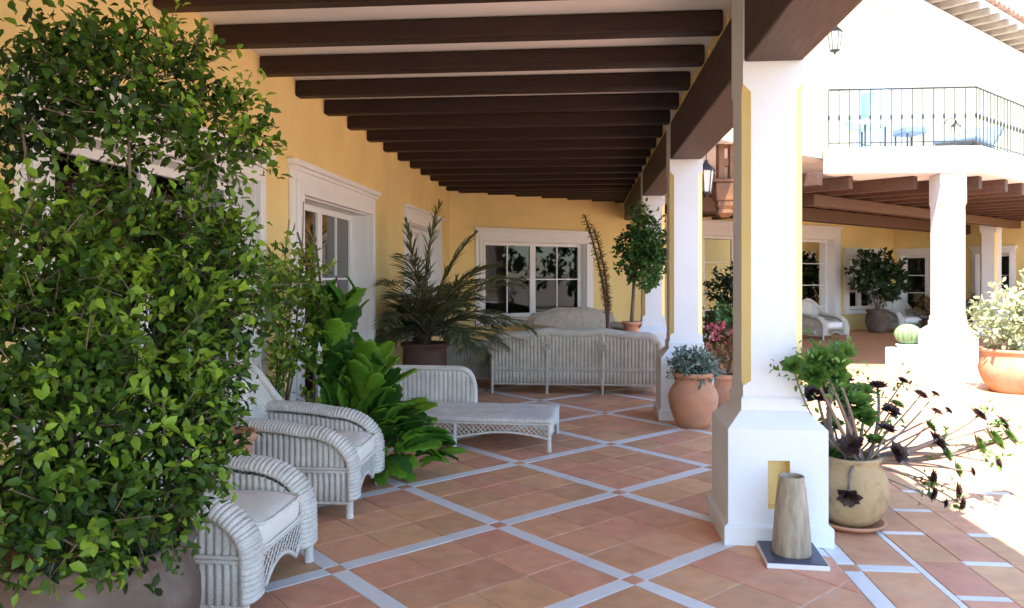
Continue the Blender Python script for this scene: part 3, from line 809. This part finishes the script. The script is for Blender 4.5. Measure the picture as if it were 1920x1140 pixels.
MB().box(-.5, .5, -.32, .32, .40, .44).build('table_top', 'wicker_dim', tb, bevel=.01)
for x in (-.45, .45):
    for y in (-.27, .27): MB().tube([(x, y, 0), (x, y, .40)], .022, 7).build('leg', 'wicker_dim', tb)

# chaise longue
cz = thing('wicker_chaise', 'low white wicker chaise longue with scalloped lattice apron and one arm', 'chaise longue', (-1.02, 7.02, 0), R(-3))
x0, x1, y0, y1 = -.86, .78, -.42, .42
def ctop(u, v):
    x = x0 + (x1 - x0) * u; y = y0 + (y1 - y0) * v; e = min(1, min(u, 1 - u) * 30, min(v, 1 - v) * 14)
    return (x, y, .245 + .02 * math.sqrt(max(0, 1 - (1 - e) ** 2)) + .006 * abs(math.sin(PI * (u * 40 + v * 20))))
MB().surf(ctop, 40 * 5, 24).build('seat', 'wicker', cz, solid=.02)
ca = MB()
class _sw: pass
for yy_ in (y0 + .015, y1 - .015):
    n = 40
    zb = lambda x: .105 + .055 * abs(math.sin(PI * 2 * (x - x0) / (x1 - x0))) 
    for sgn in (1, -1):
        for k in range(-8, 50):
            pts = []
            for i in range(11):
                z = .07 + .165 * i / 10; x = x0 + k * .042 + sgn * (z - .07)
                if x0 < x < x1 and zb(x) < z: pts.append((x, yy_ + sgn * .003, z))
            if len(pts) > 1: ca.tube([pts[0], pts[-1]], .0045, 4, False)
    ca.tube([(x0 + (x1 - x0) * i / n, yy_, zb(x0 + (x1 - x0) * i / n)) for i in range(n + 1)], .011, 6)
    ca.tube([(x0, yy_ - .004, .232), (x1, yy_ - .004, .232)], .011, 6)
lat2 = MB(); lattice(lat2, y0 + .02, y1 - .02, .235, lambda y: .10 + .05 * abs(math.cos(PI * y / .42)), x1 - .012, .042)
lat2.tube([(x1 - .01, y0, .232), (x1 - .01, y1, .232)], .011, 6)
ca.build('apron', 'wicker', cz); lat2.build('end_apron', 'wicker', cz)
for x in (x0 + .02, -.06, x1 - .02):
    for y in (y0 + .02, y1 - .02): MB().tube([(x, y, 0), (x, y, .24)], .019, 8).build('leg', 'wicker', cz)
rs18 = rib(18, .009)
def carm(u, v):
    x = x0 + .02 + .80 * u; e = 1 - math.sqrt(max(0, 1 - max(0, (u - .82) / .18) ** 2)); zt = .60 - .16 * e
    return (x, y1 - .03 - rs18(u), .25 + (zt - .25) * v)
MB().surf(carm, 90, 5).build('arm', 'wicker', cz, solid=.03)
MB().tube([Vector(carm(i / 40, 1)) for i in range(41)] + [Vector((x0 + .825, y1 - .03, .36)), Vector((x0 + .825, y1 - .03, .25))], .028, 8).build('arm_rim', 'wicker', cz)
rs17 = rib(17, .009)
def cback(u, v):
    y = y0 + .84 * u; zt = .62 + .16 * math.sin(PI * u); return (x0 - .02 - .14 * v + rs17(u), y, .25 + (zt - .25) * v)
MB().surf(cback, 85, 5).build('backrest', 'wicker', cz, solid=.03)

# ---------------------------------------------------------------- planters and plants of the porch
def stems_to(parent, base, targets, m, r0, r1, seed, name='branch', sag=.1):
    rg = random.Random(seed)
    for t in targets:
        b = Vector(base) + Vector((rg.uniform(-.08, .08), rg.uniform(-.08, .08), 0)); t = Vector(t)
        mid = b.lerp(t, .5) + Vector((rg.uniform(-sag, sag), rg.uniform(-sag, sag), rg.uniform(0, sag)))
        pts = bez(b, mid, t, 7); n = len(pts)
        MB().tube(pts, [r0 + (r1 - r0) * i / (n - 1) for i in range(n)], 7).build(name, m, parent)
SH = [(-1.87, 2.59, 2.36, 0.085, 0.5), (-1.68, 2.71, 2.19, 0.226, 1), (-1.57, 2.87, 2.3, 0.134, 0.8), (-1.46, 2.93, 2.05, 0.189, 1), (-1.33, 2.99, 2.05, 0.075, 0.5), (-1.89, 2.44, 2.09, 0.179, 1), (-1.75, 2.55, 2.24, 0.13, 0.8), (-1.71, 2.96, 1.87, 0.171, 0.16), (-1.93, 2.64, 1.84, 0.174, 0.32), (-1.77, 2.35, 1.53, 0.224, 1), (-1.74, 2.75, 1.63, 0.22, 0.9), (-1.55, 2.87, 1.58, 0.228, 0.9), (-1.36, 2.89, 1.45, 0.197, 0.9), (-1.34, 2.97, 1.32, 0.10, 0.4), (-1.74, 2.35, 1.25, 0.259, 1), (-1.55, 2.62, 1.27, 0.284, 1), (-1.45, 2.80, 1.13, 0.185, 0.8), (-1.7, 2.31, 0.95, 0.253, 1), (-1.51, 2.52, 0.91, 0.256, 1), (-1.39, 2.69, 0.91, 0.145, 0.8), (-1.65, 2.16, 0.76, 0.159, 0.9), (-1.49, 2.22, 0.75, 0.13, 0.9), (-1.44, 2.43, 0.72, 0.141, 0.9), (-1.38, 2.59, 0.78, 0.093, 0.6)]
px, py = -1.71, 2.56
t = thing('planter', 'large dull clay planter holding the big leafy shrub', 'planter', (px, py, 0))
pot(t, pot_profile(.24, .36, .335, .585, belly=.7), 'dull_pot', 48, (.29, .545))
sh = thing('shrub', 'tall dense dark green leafy shrub growing in the large clay planter', 'shrub', (px, py, .55))
loc_blobs = [(x - px, y - py, z - .55, r * .95, k) for x, y, z, r, k in SH]
stems_to(sh, (0, 0, 0), [b[:3] for b in loc_blobs[1:21:2]], 'bark', .012, .004, 5)
foliage('foliage', sh, 'leaf_shrub', loc_blobs, 125, .046, .025, 11, 'bark', leaves=10, twig=.13)

# leafy plant by the wall between window and door
lp = thing('leafy_plant', 'yellow green leafy plant with bare twigs against the wall between window and door', 'potted plant', (-2.36, 5.86, 0))
pot(lp, pot_profile(.10, .14, .15, .32), 'terracotta_pot', 28, (.115, .28))
lb = [(.10, .05, 1.55, .17, 1), (.02, .1, 1.32, .2, 1), (.12, -.05, 1.1, .17, .8), (.14, .0, .88, .17, .9), (.1, -.05, .68, .16, .8), (.22, .05, 1.28, .13, .8)]
stems_to(lp, (0, 0, .3), [b[:3] for b in lb] + [(.12, .2, 2.1), (.02, .15, 1.95)], 'bark', .010, .004, 8)
foliage('foliage', lp, 'leaf_olive', lb, 42, .07, .036, 21, leaves=8, twig=.16)

# plant with big paddle leaves, each leaf a mesh of its own
pp = thing('paddle_plant', 'lush green plant with large scalloped paddle leaves between armchair and chaise', 'potted plant', (-1.86, 6.08, 0))
pot(pp, pot_profile(.17, .24, .25, .38), 'brown_pot', 32, (.21, .33))
def paddle_mesh(seed):
    rg = random.Random(seed); mb = MB(); n = 14; L = 1.0
    pts = []
    ph = rg.uniform(0, 6)
    def fn(u, v):
        w = .23 * math.sin(PI * min(1, u * .93 + .05)) ** .5 * (1 + .13 * math.sin(u * 30 + ph)); s = (v - .5) * 2
        return (u * L, s * w, .10 * math.sin(PI * u) - .16 * u * u + .05 * abs(s))
    mb.surf(fn, 16, 4); me = mb.mesh('leaf')
    a = me.attributes.new('tint', 'FLOAT', 'FACE'); tn = rg.uniform(.05, .85)
    a.data.foreach_set('value', [min(1, max(0, tn + rg.uniform(-.06, .06))) for _ in me.polygons])
    return me
PM = [paddle_mesh(i) for i in range(9)]
rg = random.Random(12)
def put_leaf(parent, p, d, L, roll=0, name='leaf', meshes=PM, m='leaf_paddle', w=1.0):
    o = link(name, rg.choice(meshes), m, parent)
    q = Vector(d).normalized().to_track_quat('X', 'Z')
    o.matrix_local = Matrix.Translation(p) @ q.to_matrix().to_4x4() @ Matrix.Rotation(roll, 4, 'X') @ Matrix.Diagonal((L, L * w, L, 1))
    md = o.modifiers.new('solid', 'SOLIDIFY'); md.thickness = .012
    return o
clusters = [((-.06, 0, .42), (0, 0, 1), 16, .60, .42), ((.06, -.12, .50), (.1, -.1, 1), 16, .52, .45), ((.22, -.18, .48), (.35, -.2, 1), 14, .42, .5), ((.36, -.24, .36), (.6, -.3, .6), 14, .38, .7), ((.46, -.34, .26), (.8, -.45, .2), 12, .34, .8), ((.62, -.40, .12), (1, -.2, .15), 7, .32, .4), ((.45, -.45, .14), (.5, -.6, 0), 8, .26, .7), ((-.24, -.04, 1.15), (.0, -.1, 1), 6, .40, .5), ((-.05, .02, 1.15), (.25, 0, 1), 6, .36, .5), ((-.14, -.1, .85), (.0, -.2, 1), 8, .45, .6)]
for c, d, n, L, sp in clusters:
    for k in range(n):
        dd = Vector(d) + Vector((rg.uniform(-1, 1), rg.uniform(-1, 1), rg.uniform(-.5, .9))) * sp
        put_leaf(pp, Vector(c) + Vector((rg.uniform(-.1, .1), rg.uniform(-.1, .1), rg.uniform(-.1, .06))), dd, L * rg.uniform(.6, 1.1), rg.uniform(-.9, .9))
stems_to(pp, (0, 0, .34), [(-.22, -.02, 1.15), (-.02, .05, 1.1), (-.3, .05, 1.75), (-.12, 0, 1.5), (.14, -.1, .6), (.34, -.22, .4), (.5, -.36, .27), (.62, -.46, .10), (-.42, -.05, 1.85)], 'brown_stem', .022, .008, 4, 'stem', .08)

# small terracotta pot between the chairs
t = thing('small_pot', 'small terracotta pot standing behind the two armchairs', 'pot', (-2.06, 4.28, 0))
pot(t, pot_profile(.13, .17, .19, .60), 'terracotta_pot', 32, (.15, .55))

# palm
pm = thing('palm', 'dark feathery palm in a brown pot by the yellow porch wall', 'palm', (-1.98, 9.62, 0))
pot(pm, pot_profile(.22, .28, .30, .66), 'brown_pot', 36, (.26, .62))
rgn = np.random.default_rng(31)
MB().tube([(0, 0, .6), (.01, 0, .75), (0, .02, .95)], [.07, .08, .05], 9).build('trunk', 'palm_fibre', pm)
for k in range(62):
    az = 2.4 * k + rgn.uniform(-.3, .3); el = rgn.uniform(.25, 1.4); L = rgn.uniform(.9, 1.75)
    hx = math.cos(az); hy = math.sin(az)
    if hx < -.2: L *= .5
    p0 = Vector((rgn.uniform(-.06, .06), rgn.uniform(-.06, .06), .72)); p1 = p0 + Vector((hx * math.cos(el), hy * math.cos(el), math.sin(el))) * L * .6
    p2 = p1 + Vector((hx * .6, hy * .6, .2 - (1.5 - el) * .6)) * L * .66
    if k == 3: p1 = p0 + Vector((.25, .1, .9)); p2 = Vector((.62, .15, 2.05))
    if k == 2: p1 = p0 + Vector((-.1, .1, .8)); p2 = Vector((.18, .1, 2.45))
    if k == 5: p1 = p0 + Vector((-.1, -.1, .8)); p2 = Vector((-.22, -.1, 2.2))
    pts = bez(p0, p1, p2, 14)
    fr = empty('frond', parent=pm)
    MB().tube(pts, [.009 - .0065 * i / 14 for i in range(15)], 5).build('rachis', 'leaf_dry' if k % 6 == 0 else 'brown_stem', fr)
    P = []; D = []; N = []
    for i in range(3, 15):
        tan = (pts[min(i + 1, 14)] - pts[i - 1]).normalized(); sd = tan.cross(Vector((0, 0, 1)))
        sd = sd.normalized() if sd.length > .01 else Vector((1, 0, 0))
        for j in range(3):
            pp_ = pts[i - 1].lerp(pts[i], j / 3)
            for s in (-1, 1):
                P.append(pp_); D.append(sd * s * .8 + tan * (.75 + .02 * i) + Vector((0, 0, .15)) + Vector(rgn.normal(size=3) * .12)); N.append(Vector((0, 0, 1)) + Vector(rgn.normal(size=3) * .3))
    nL = len(P); env = np.repeat(np.sin(np.linspace(.45, 3.0, nL // 2)) ** .6, 2)
    o = link('leaflets', leaf_mesh('leaflets', P, D, N, .36 * env * rgn.uniform(.8, 1.1, nL), .022 * np.ones(nL), rgn.normal(.45, .2, nL), .2, .2), 'leaf_palm', fr); o['kind'] = 'stuff'

# small tree by the far pillar and the dry stem beside it
tr = thing('potted_tree', 'round crowned small tree in a tall clay urn behind the wicker sofa', 'tree', (.70, 11.3, 0))
pot(tr, pot_profile(.11, .15, .135, .84), 'terracotta_pot', 28, (.09, .80))
MB().tube(bez((0, 0, .7), (.03, 0, 1.1), (.05, 0, 1.6), 6), [.03, .028, .026, .025, .024, .022, .02], 8).build('trunk', 'bark', tr)
tbl = [(.02, 0, 1.92, .2), (.2, -.05, 1.85, .24), (.36, -.1, 1.9, .2), (.05, 0, 1.66, .16), (.2, 0, 2.15, .2), (.36, -.08, 1.62, .17), (.14, 0, 2.36, .11), (.2, -.1, 1.5, .13)]
stems_to(tr, (.05, 0, 1.45), [b[:3] for b in tbl], 'bark', .014, .005, 9)
foliage('crown', tr, 'leaf_tree', tbl, 60, .075, .045, 41, leaves=8, twig=.13)
dr = thing('dry_stem_plant', 'leaning bristly brown stem beside the round crowned tree', 'potted plant', (.42, 13.4, 0))
pot(dr, pot_profile(.1, .13, .14, .5), 'terracotta_pot', 24, (.1, .46))
for s, (a, b, c) in enumerate([((0, 0, .45), (.05, 0, 1.2), (-.38, 0, 2.55)), ((0, 0, .45), (.1, 0, 1.3), (-.22, .05, 2.3))]):
    pts = bez(a, b, c, 16); MB().tube(pts, [.028 - .001 * i for i in range(17)], 7).build('stem', 'brown_stem', dr)
    P = []; D = []; N = []
    for i in range(5, 17):
        for j in range(26):
            d = Vector(rgn.normal(size=3)).normalized(); P.append(pts[i - 1].lerp(pts[i], rgn.uniform())); D.append(d + Vector((0, 0, .5))); N.append(Vector(rgn.normal(size=3)))
    o = link('bristles', leaf_mesh('bristles', P, D, N, rgn.uniform(.06, .13, len(P)), .016 * np.ones(len(P)), rgn.uniform(0, 1, len(P))), 'leaf_dry', dr); o['kind'] = 'stuff'

# pot of grey succulents in front of the second pillar
gp = thing('succulent_pot', 'round terracotta pot of grey green succulents at the foot of a pillar', 'potted plant', (1.10, 7.84, 0))
pot(gp, pot_profile(.155, .245, .195, .54, belly=.62), 'terracotta_pot', 44, (.15, .50))
foliage('foliage', gp, 'leaf_grey', [(0, -.06, .58, .13), (-.12, -.04, .6, .1), (.12, -.04, .6, .1), (-.09, 0, .60, .10), (.08, -.02, .58, .10), (0, .05, .62, .11), (-.14, 0, .66, .06), (.15, .03, .60, .07)], 90, .055, .026, 51, leaves=8, twig=.10)
# pink geranium pot
gr = thing('geranium_pot', 'terracotta pot of pink geraniums behind the pot of grey succulents', 'potted plant', (1.63, 8.75, 0))
pot(gr, [(.001, 0), (.2, 0), (.25, .36), (.25, .37), (.275, .37), (.28, .43), (.25, .43), (.24, .38), (.001, .38)], 'terracotta_pot', 40, (.23, .40))
gb = [(-.15, -.1, .62, .14), (.05, -.05, .7, .15), (-.2, 0, .8, .12), (.05, 0, .92, .14), (-.1, 0, .98, .1), (.2, 0, .75, .14), (-.18, 0, 1.05, .08)]
foliage('foliage', gr, 'leaf_bronze', gb[:3], 45, .07, .05, 61, leaves=7, twig=.14)
foliage('leaves', gr, 'leaf_tree', gb[3:], 45, .065, .05, 62, leaves=7, twig=.14)
for k, (x, y, z) in enumerate([(-.22, -.1, .93), (-.13, -.12, .96), (-.05, -.1, .80), (.02, -.12, .86), (-.18, -.12, .84), (.15, -.1, .95), (-.25, -.08, .70)]):
    P = [(x, y, z)] * 40; dd = rgn.normal(size=(40, 3)); P = np.array(P) + dd / np.linalg.norm(dd, axis=1)[:, None] * .03
    o = link('flower_head', leaf_mesh('flower_head', P, dd, rgn.normal(size=(40, 3)), .035 * np.ones(40), .03 * np.ones(40), np.ones(40)), 'petal_pink', gr)

# aeonium in the weathered pot beside the first pillar
ax, ay = 1.60, 4.80
ae = thing('aeonium', 'sprawling succulent with dark and green rosettes on long stems in an ochre pot', 'potted plant', (ax, ay, 0))
MB().lathe([(.001, .004), (.15, .004), (.19, .028), (.2, .04), (.18, .042), (.17, .032), (.001, .031)], 36).build('saucer', 'terracotta_pot', ae)
pot(ae, [(r, z + .032) for r, z in [(.001, 0), (.13, 0), (.175, .05), (.205, .12), (.212, .19), (.205, .26), (.185, .32), (.16, .355), (.165, .37), (.175, .385), (.17, .395), (.145, .395), (.14, .36), (.001, .35)]], 'weathered_pot', 44, (.14, .385))
def rosette_mesh(name, seed, n=34):
    rg2 = np.random.default_rng(seed); P = []; D = []; N = []; Ls = []; Ws = []; T = []
    for i in range(n):
        a = i * 2.39996; e = .15 + 1.15 * (i / n); L = 1.0 - .55 * i / n
        d = np.array([math.cos(a) * math.cos(e), math.sin(a) * math.cos(e), math.sin(e)])
        P.append(d * .10 * (1 - i / n) + np.array([0, 0, .10 * i / n])); D.append(d); N.append(np.array([-d[0] * math.sin(e), -d[1] * math.sin(e), math.cos(e)]))
        Ls.append(L * .95); Ws.append(L * .72); T.append(.35 + .4 * i / n + rg2.normal() * .12)
    return leaf_mesh(name, P, D, N, Ls, Ws, np.array(T), .22, -.05)
RD = [rosette_mesh('rosette', i) for i in range(4)]; RG = [rosette_mesh('rosette', 10 + i) for i in range(4)]
for me in RD: me.materials.append(MATS['leaf_aeonium_dark'])
for me in RG: me.materials.append(MATS['leaf_aeonium'])
dark = [(1.44, 4.9, 0.76, 0.098), (1.66, 5.07, 0.83, 0.047), (1.9, 5.19, 0.77, 0.069), (2.12, 5.36, 0.79, 0.043), (1.86, 4.89, 0.67, 0.058), (1.8, 4.78, 0.58, 0.054), (1.54, 4.61, 0.52, 0.068), (1.51, 4.56, 0.25, 0.061), (2.18, 5.02, 0.46, 0.073), (2.12, 4.96, 0.26, 0.059), (2.11, 4.91, 0.18, 0.045), (2.33, 5.08, 0.15, 0.05), (2.36, 5.09, 0.07, 0.043), (2.19, 4.92, 0.12, 0.029), (2.26, 5.43, 0.69, 0.054), (2.38, 5.49, 0.69, 0.036), (2.54, 5.25, 0.59, 0.062), (2.75, 5.37, 0.52, 0.053), (2.69, 5.32, 0.27, 0.049), (2.41, 5.54, 0.56, 0.044), (2.49, 5.55, 0.57, 0.037), (1.86, 4.79, 0.44, 0.063), (1.64, 5.27, 0.89, 0.042), (2.45, 5.14, 0.26, 0.034)]
green = [(1.15, 4.36, 1.00, 0.06), (1.27, 4.38, 0.95, 0.08), (1.38, 4.45, 1.01, 0.09), (1.48, 4.6, 1.05, 0.074), (1.30, 4.40, 1.04, 0.071), (1.41, 4.5, 0.93, 0.084), (1.58, 4.96, 0.76, 0.099), (1.66, 4.92, 0.7, 0.111), (1.7, 4.87, 0.63, 0.084), (1.64, 5.02, 0.77, 0.08), (1.76, 5.08, 0.76, 0.074), (2.69, 5.37, 0.41, 0.084), (2.56, 5.3, 0.39, 0.07), (2.82, 5.43, 0.42, 0.064), (2.28, 5.13, 0.37, 0.061), (2.35, 5.13, 0.27, 0.054), (1.73, 4.78, 0.51, 0.057), (1.48, 4.8, 0.43, 0.071), (1.53, 4.91, 0.57, 0.066), (2.02, 5.2, 0.66, 0.048), (2.23, 5.22, 0.52, 0.048)]
rg = random.Random(77)
for lst, ms in ((dark, RD), (green, RG)):
    for (x, y, z, r) in lst:
        tip = Vector((x - ax, y - ay, z)); base = Vector((rg.uniform(-.08, .08), rg.uniform(-.08, .08), .38))
        dirv = Vector((tip.x, tip.y, 0)); low = z < .4
        mid = base.lerp(tip, .5) + Vector((rg.uniform(-.10, .10), rg.uniform(-.10, .10), rg.uniform(.04, .14) if low else rg.uniform(-.16, .04)))
        if low and dirv.length < .35: mid = Vector((tip.x * .9, tip.y * .9, .46))
        pts = bez(base, mid, tip, 9)
        MB().tube(pts, [(.008 + .006 * (r > .06)) * (1 - .045 * i) for i in range(10)], 6).build('stem', 'aeonium_stem', ae)
        q = (pts[-1] - pts[-3]).normalized(); q = (q * .7 + Vector((-.15, -.55, .3))).normalized()
        o = link('rosette', rg.choice(ms), None, ae)
        o.matrix_local = Matrix.Translation(tip) @ q.to_track_quat('Z', 'Y').to_matrix().to_4x4() @ Matrix.Rotation(rg.uniform(0, 6), 4, 'Z') @ Matrix.Scale(r * 1.25, 4)
fb = [(x - ax, y - ay, z, .07, 1) for x, y, z, r in green[:6]] + [(x - ax, y - ay, z - .03, .06, .8) for x, y, z, r in green[6:11]] + [(x - ax, y - ay, z, .04, .9) for x, y, z, r in green[11:14]]
foliage('foliage', ae, 'leaf_aeonium', fb + [(x - ax, y - ay, z, .05, .7) for x, y, z, r in dark[8:12] + dark[16:19] + dark[2:5]], 75, .042, .02, 71, leaves=6, twig=.08)

# cone vase on a slab
sl = thing('slab', 'navy tile slab with white edge under the tapered vase at the pillar foot', 'slab', (1.105, 4.23, 0), R(-3))
MB().box(-.155, .155, -.175, .175, .001, .026).build('slab_body', 'marble_strip', sl, bevel=.003)
MB().box(-.147, .147, -.167, .167, .0265, .031).build('tile_top', 'navy_tile', sl)
va = thing('cone_vase', 'tall tapered stone coloured clay vase standing on the navy slab', 'vase', (1.105, 4.22, .031))
MB().lathe([(.001, 0), (.098, 0), (.101, .01), (.094, .12), (.084, .24), (.073, .345), (.068, .365), (.069, .375), (.064, .39), (.066, .405), (.063, .41), (.054, .405), (.05, .36), (.05, .08), (.001, .08)], 48).build('vase_body', 'vase_clay', va)

# ---------------------------------------------------------------- court and terrace plants
rp = thing('sunlit_pot_shrub', 'pale variegated bushy shrub in a large sunlit terracotta pot', 'potted plant', (5.55, 10.55, 0))
pot(rp, pot_profile(.26, .40, .38, .56, belly=.62), 'terracotta_pot', 40, (.33, .51))
foliage('foliage', rp, 'leaf_pale', [(0, 0, .85, .32), (.25, 0, .95, .3), (-.22, 0, .88, .28), (.1, 0, 1.15, .25), (.35, 0, .75, .25), (-.1, -.1, 1.05, .22)], 22, .085, .045, 81, leaves=8, twig=.2)
bp_ = thing('plinth_block', 'low white plinth under the round cactus', 'plinth', (5.25, 13.05, 0), R(20))
MB().box(-.24, .24, -.24, .24, .001, .33).build('block', 'white_plaster', bp_, bevel=.015)
bc = thing('ball_cactus', 'round pale green ball cactus on the low white plinth', 'cactus', (5.25, 13.05, .33))
MB().lathe([(.001, 0), (.15, 0), (.19, .06), (.17, .065), (.001, .06)], 30).build('dish', 'white_plaster', bc)
cb = MB(); rings = []
for j in range(13):
    ph = -PI / 2 + .25 + (PI - .26) * j / 12; rings.append([((.19 + .018 * math.cos(14 * 2 * PI * i / 84)) * math.cos(ph) * math.cos(2 * PI * i / 84), (.19 + .018 * math.cos(14 * 2 * PI * i / 84)) * math.cos(ph) * math.sin(2 * PI * i / 84), .22 + .17 * math.sin(ph)) for i in range(84)])
cb.loft(rings, True).build('ribbed_body', 'cactus_green', bc)

def simple_plant(name, label, loc, blobs, leaf, n, L, W, seed, pr, pm_, soil, trunk=None):
    o = thing(name, label, 'potted plant', loc)
    pot(o, pr, pm_, 30, soil)
    stems_to(o, (0, 0, soil[1]), [b[:3] for b in blobs], 'bark', .016, .006, seed)
    foliage('foliage', o, leaf, blobs, n, L, W, seed, leaves=8, twig=.22)
    return o
simple_plant('round_shrub', 'dark round leafy shrub in a clay pot against the covered terrace wall', (7.75, 21.2, 0), [(0, 0, 1.35, .5), (.2, 0, 1.7, .36), (-.3, 0, 1.55, .34), (.35, 0, 1.25, .34), (-.1, -.1, 1.85, .25)], 'leaf_dark', 12, .14, .085, 91, pot_profile(.2, .3, .28, .6), 'dull_pot', (.24, .55))
simple_plant('grey_bush', 'low grey green bush in a pot beside the covered terrace windows', (9.75, 20.6, 0), [(0, 0, .65, .3), (.25, 0, .6, .25), (-.25, 0, .62, .25)], 'leaf_grey', 14, .11, .05, 92, pot_profile(.2, .28, .27, .4), 'brown_pot', (.23, .36))
simple_plant('red_leaf_bush', 'reddish brown leafy plant in a dark pot on the covered terrace', (9.15, 21.2, 0), [(0, 0, .6, .3), (.2, 0, .75, .22), (-.25, 0, .55, .22)], 'leaf_bronze', 14, .12, .06, 93, pot_profile(.2, .28, .27, .4), 'brown_pot', (.23, .36))
simple_plant('court_shrub', 'dark green shrub in a pot beyond the sunlit bush by the terrace', (11.6, 19.8, 0), [(0, 0, 1.3, .5), (.5, 0, 1.2, .45), (-.3, 0, 1.0, .4)], 'leaf_tree', 12, .14, .08, 94, pot_profile(.25, .32, .3, .5), 'terracotta_pot', (.25, .45))
simple_plant('window_plant', 'leafy green plant standing inside the terrace behind the pink geraniums', (3.2, 16.6, 0), [(0, 0, 1.0, .35), (.2, 0, 1.4, .3), (-.2, 0, 1.25, .3), (.1, 0, .7, .3)], 'leaf_dark', 16, .12, .07, 95, pot_profile(.2, .27, .26, .4), 'terracotta_pot', (.22, .36))
armchair('white wicker armchair on the covered terrace in front of the tall glass doors', (5.72, 19.15, 0), R(-60), .84, .86, 'wicker', None, 'cushion_white')
armchair('white wicker armchair on the covered terrace between the two dark bushes', (8.6, 21.6, 0), R(-80), .84, .86, 'wicker', None, 'cushion_white')

# garden beyond the court, seen only as reflections in the window glass
rg = np.random.default_rng(5)
for k in range(9):
    x = 19 + rg.uniform(-1.5, 2); y = -9 + k * 3.3
    o = thing('garden_tree', 'broad leafy garden tree across the open court', 'tree', (x, y, 0), 0, 'garden trees across the court')
    MB().tube([(0, 0, 0), (.05, 0, 1.2), (0, .1, 2.4)], [.16, .13, .09], 8).build('trunk', 'bark', o)
    bl = [(rg.uniform(-1.2, 1.2), rg.uniform(-1.4, 1.4), rg.uniform(.9, 4.6), rg.uniform(.7, 1.1)) for _ in range(9)]
    foliage('crown', o, 'leaf_dark', bl, .55, .34, .22, 200 + k, leaves=8, twig=.7)
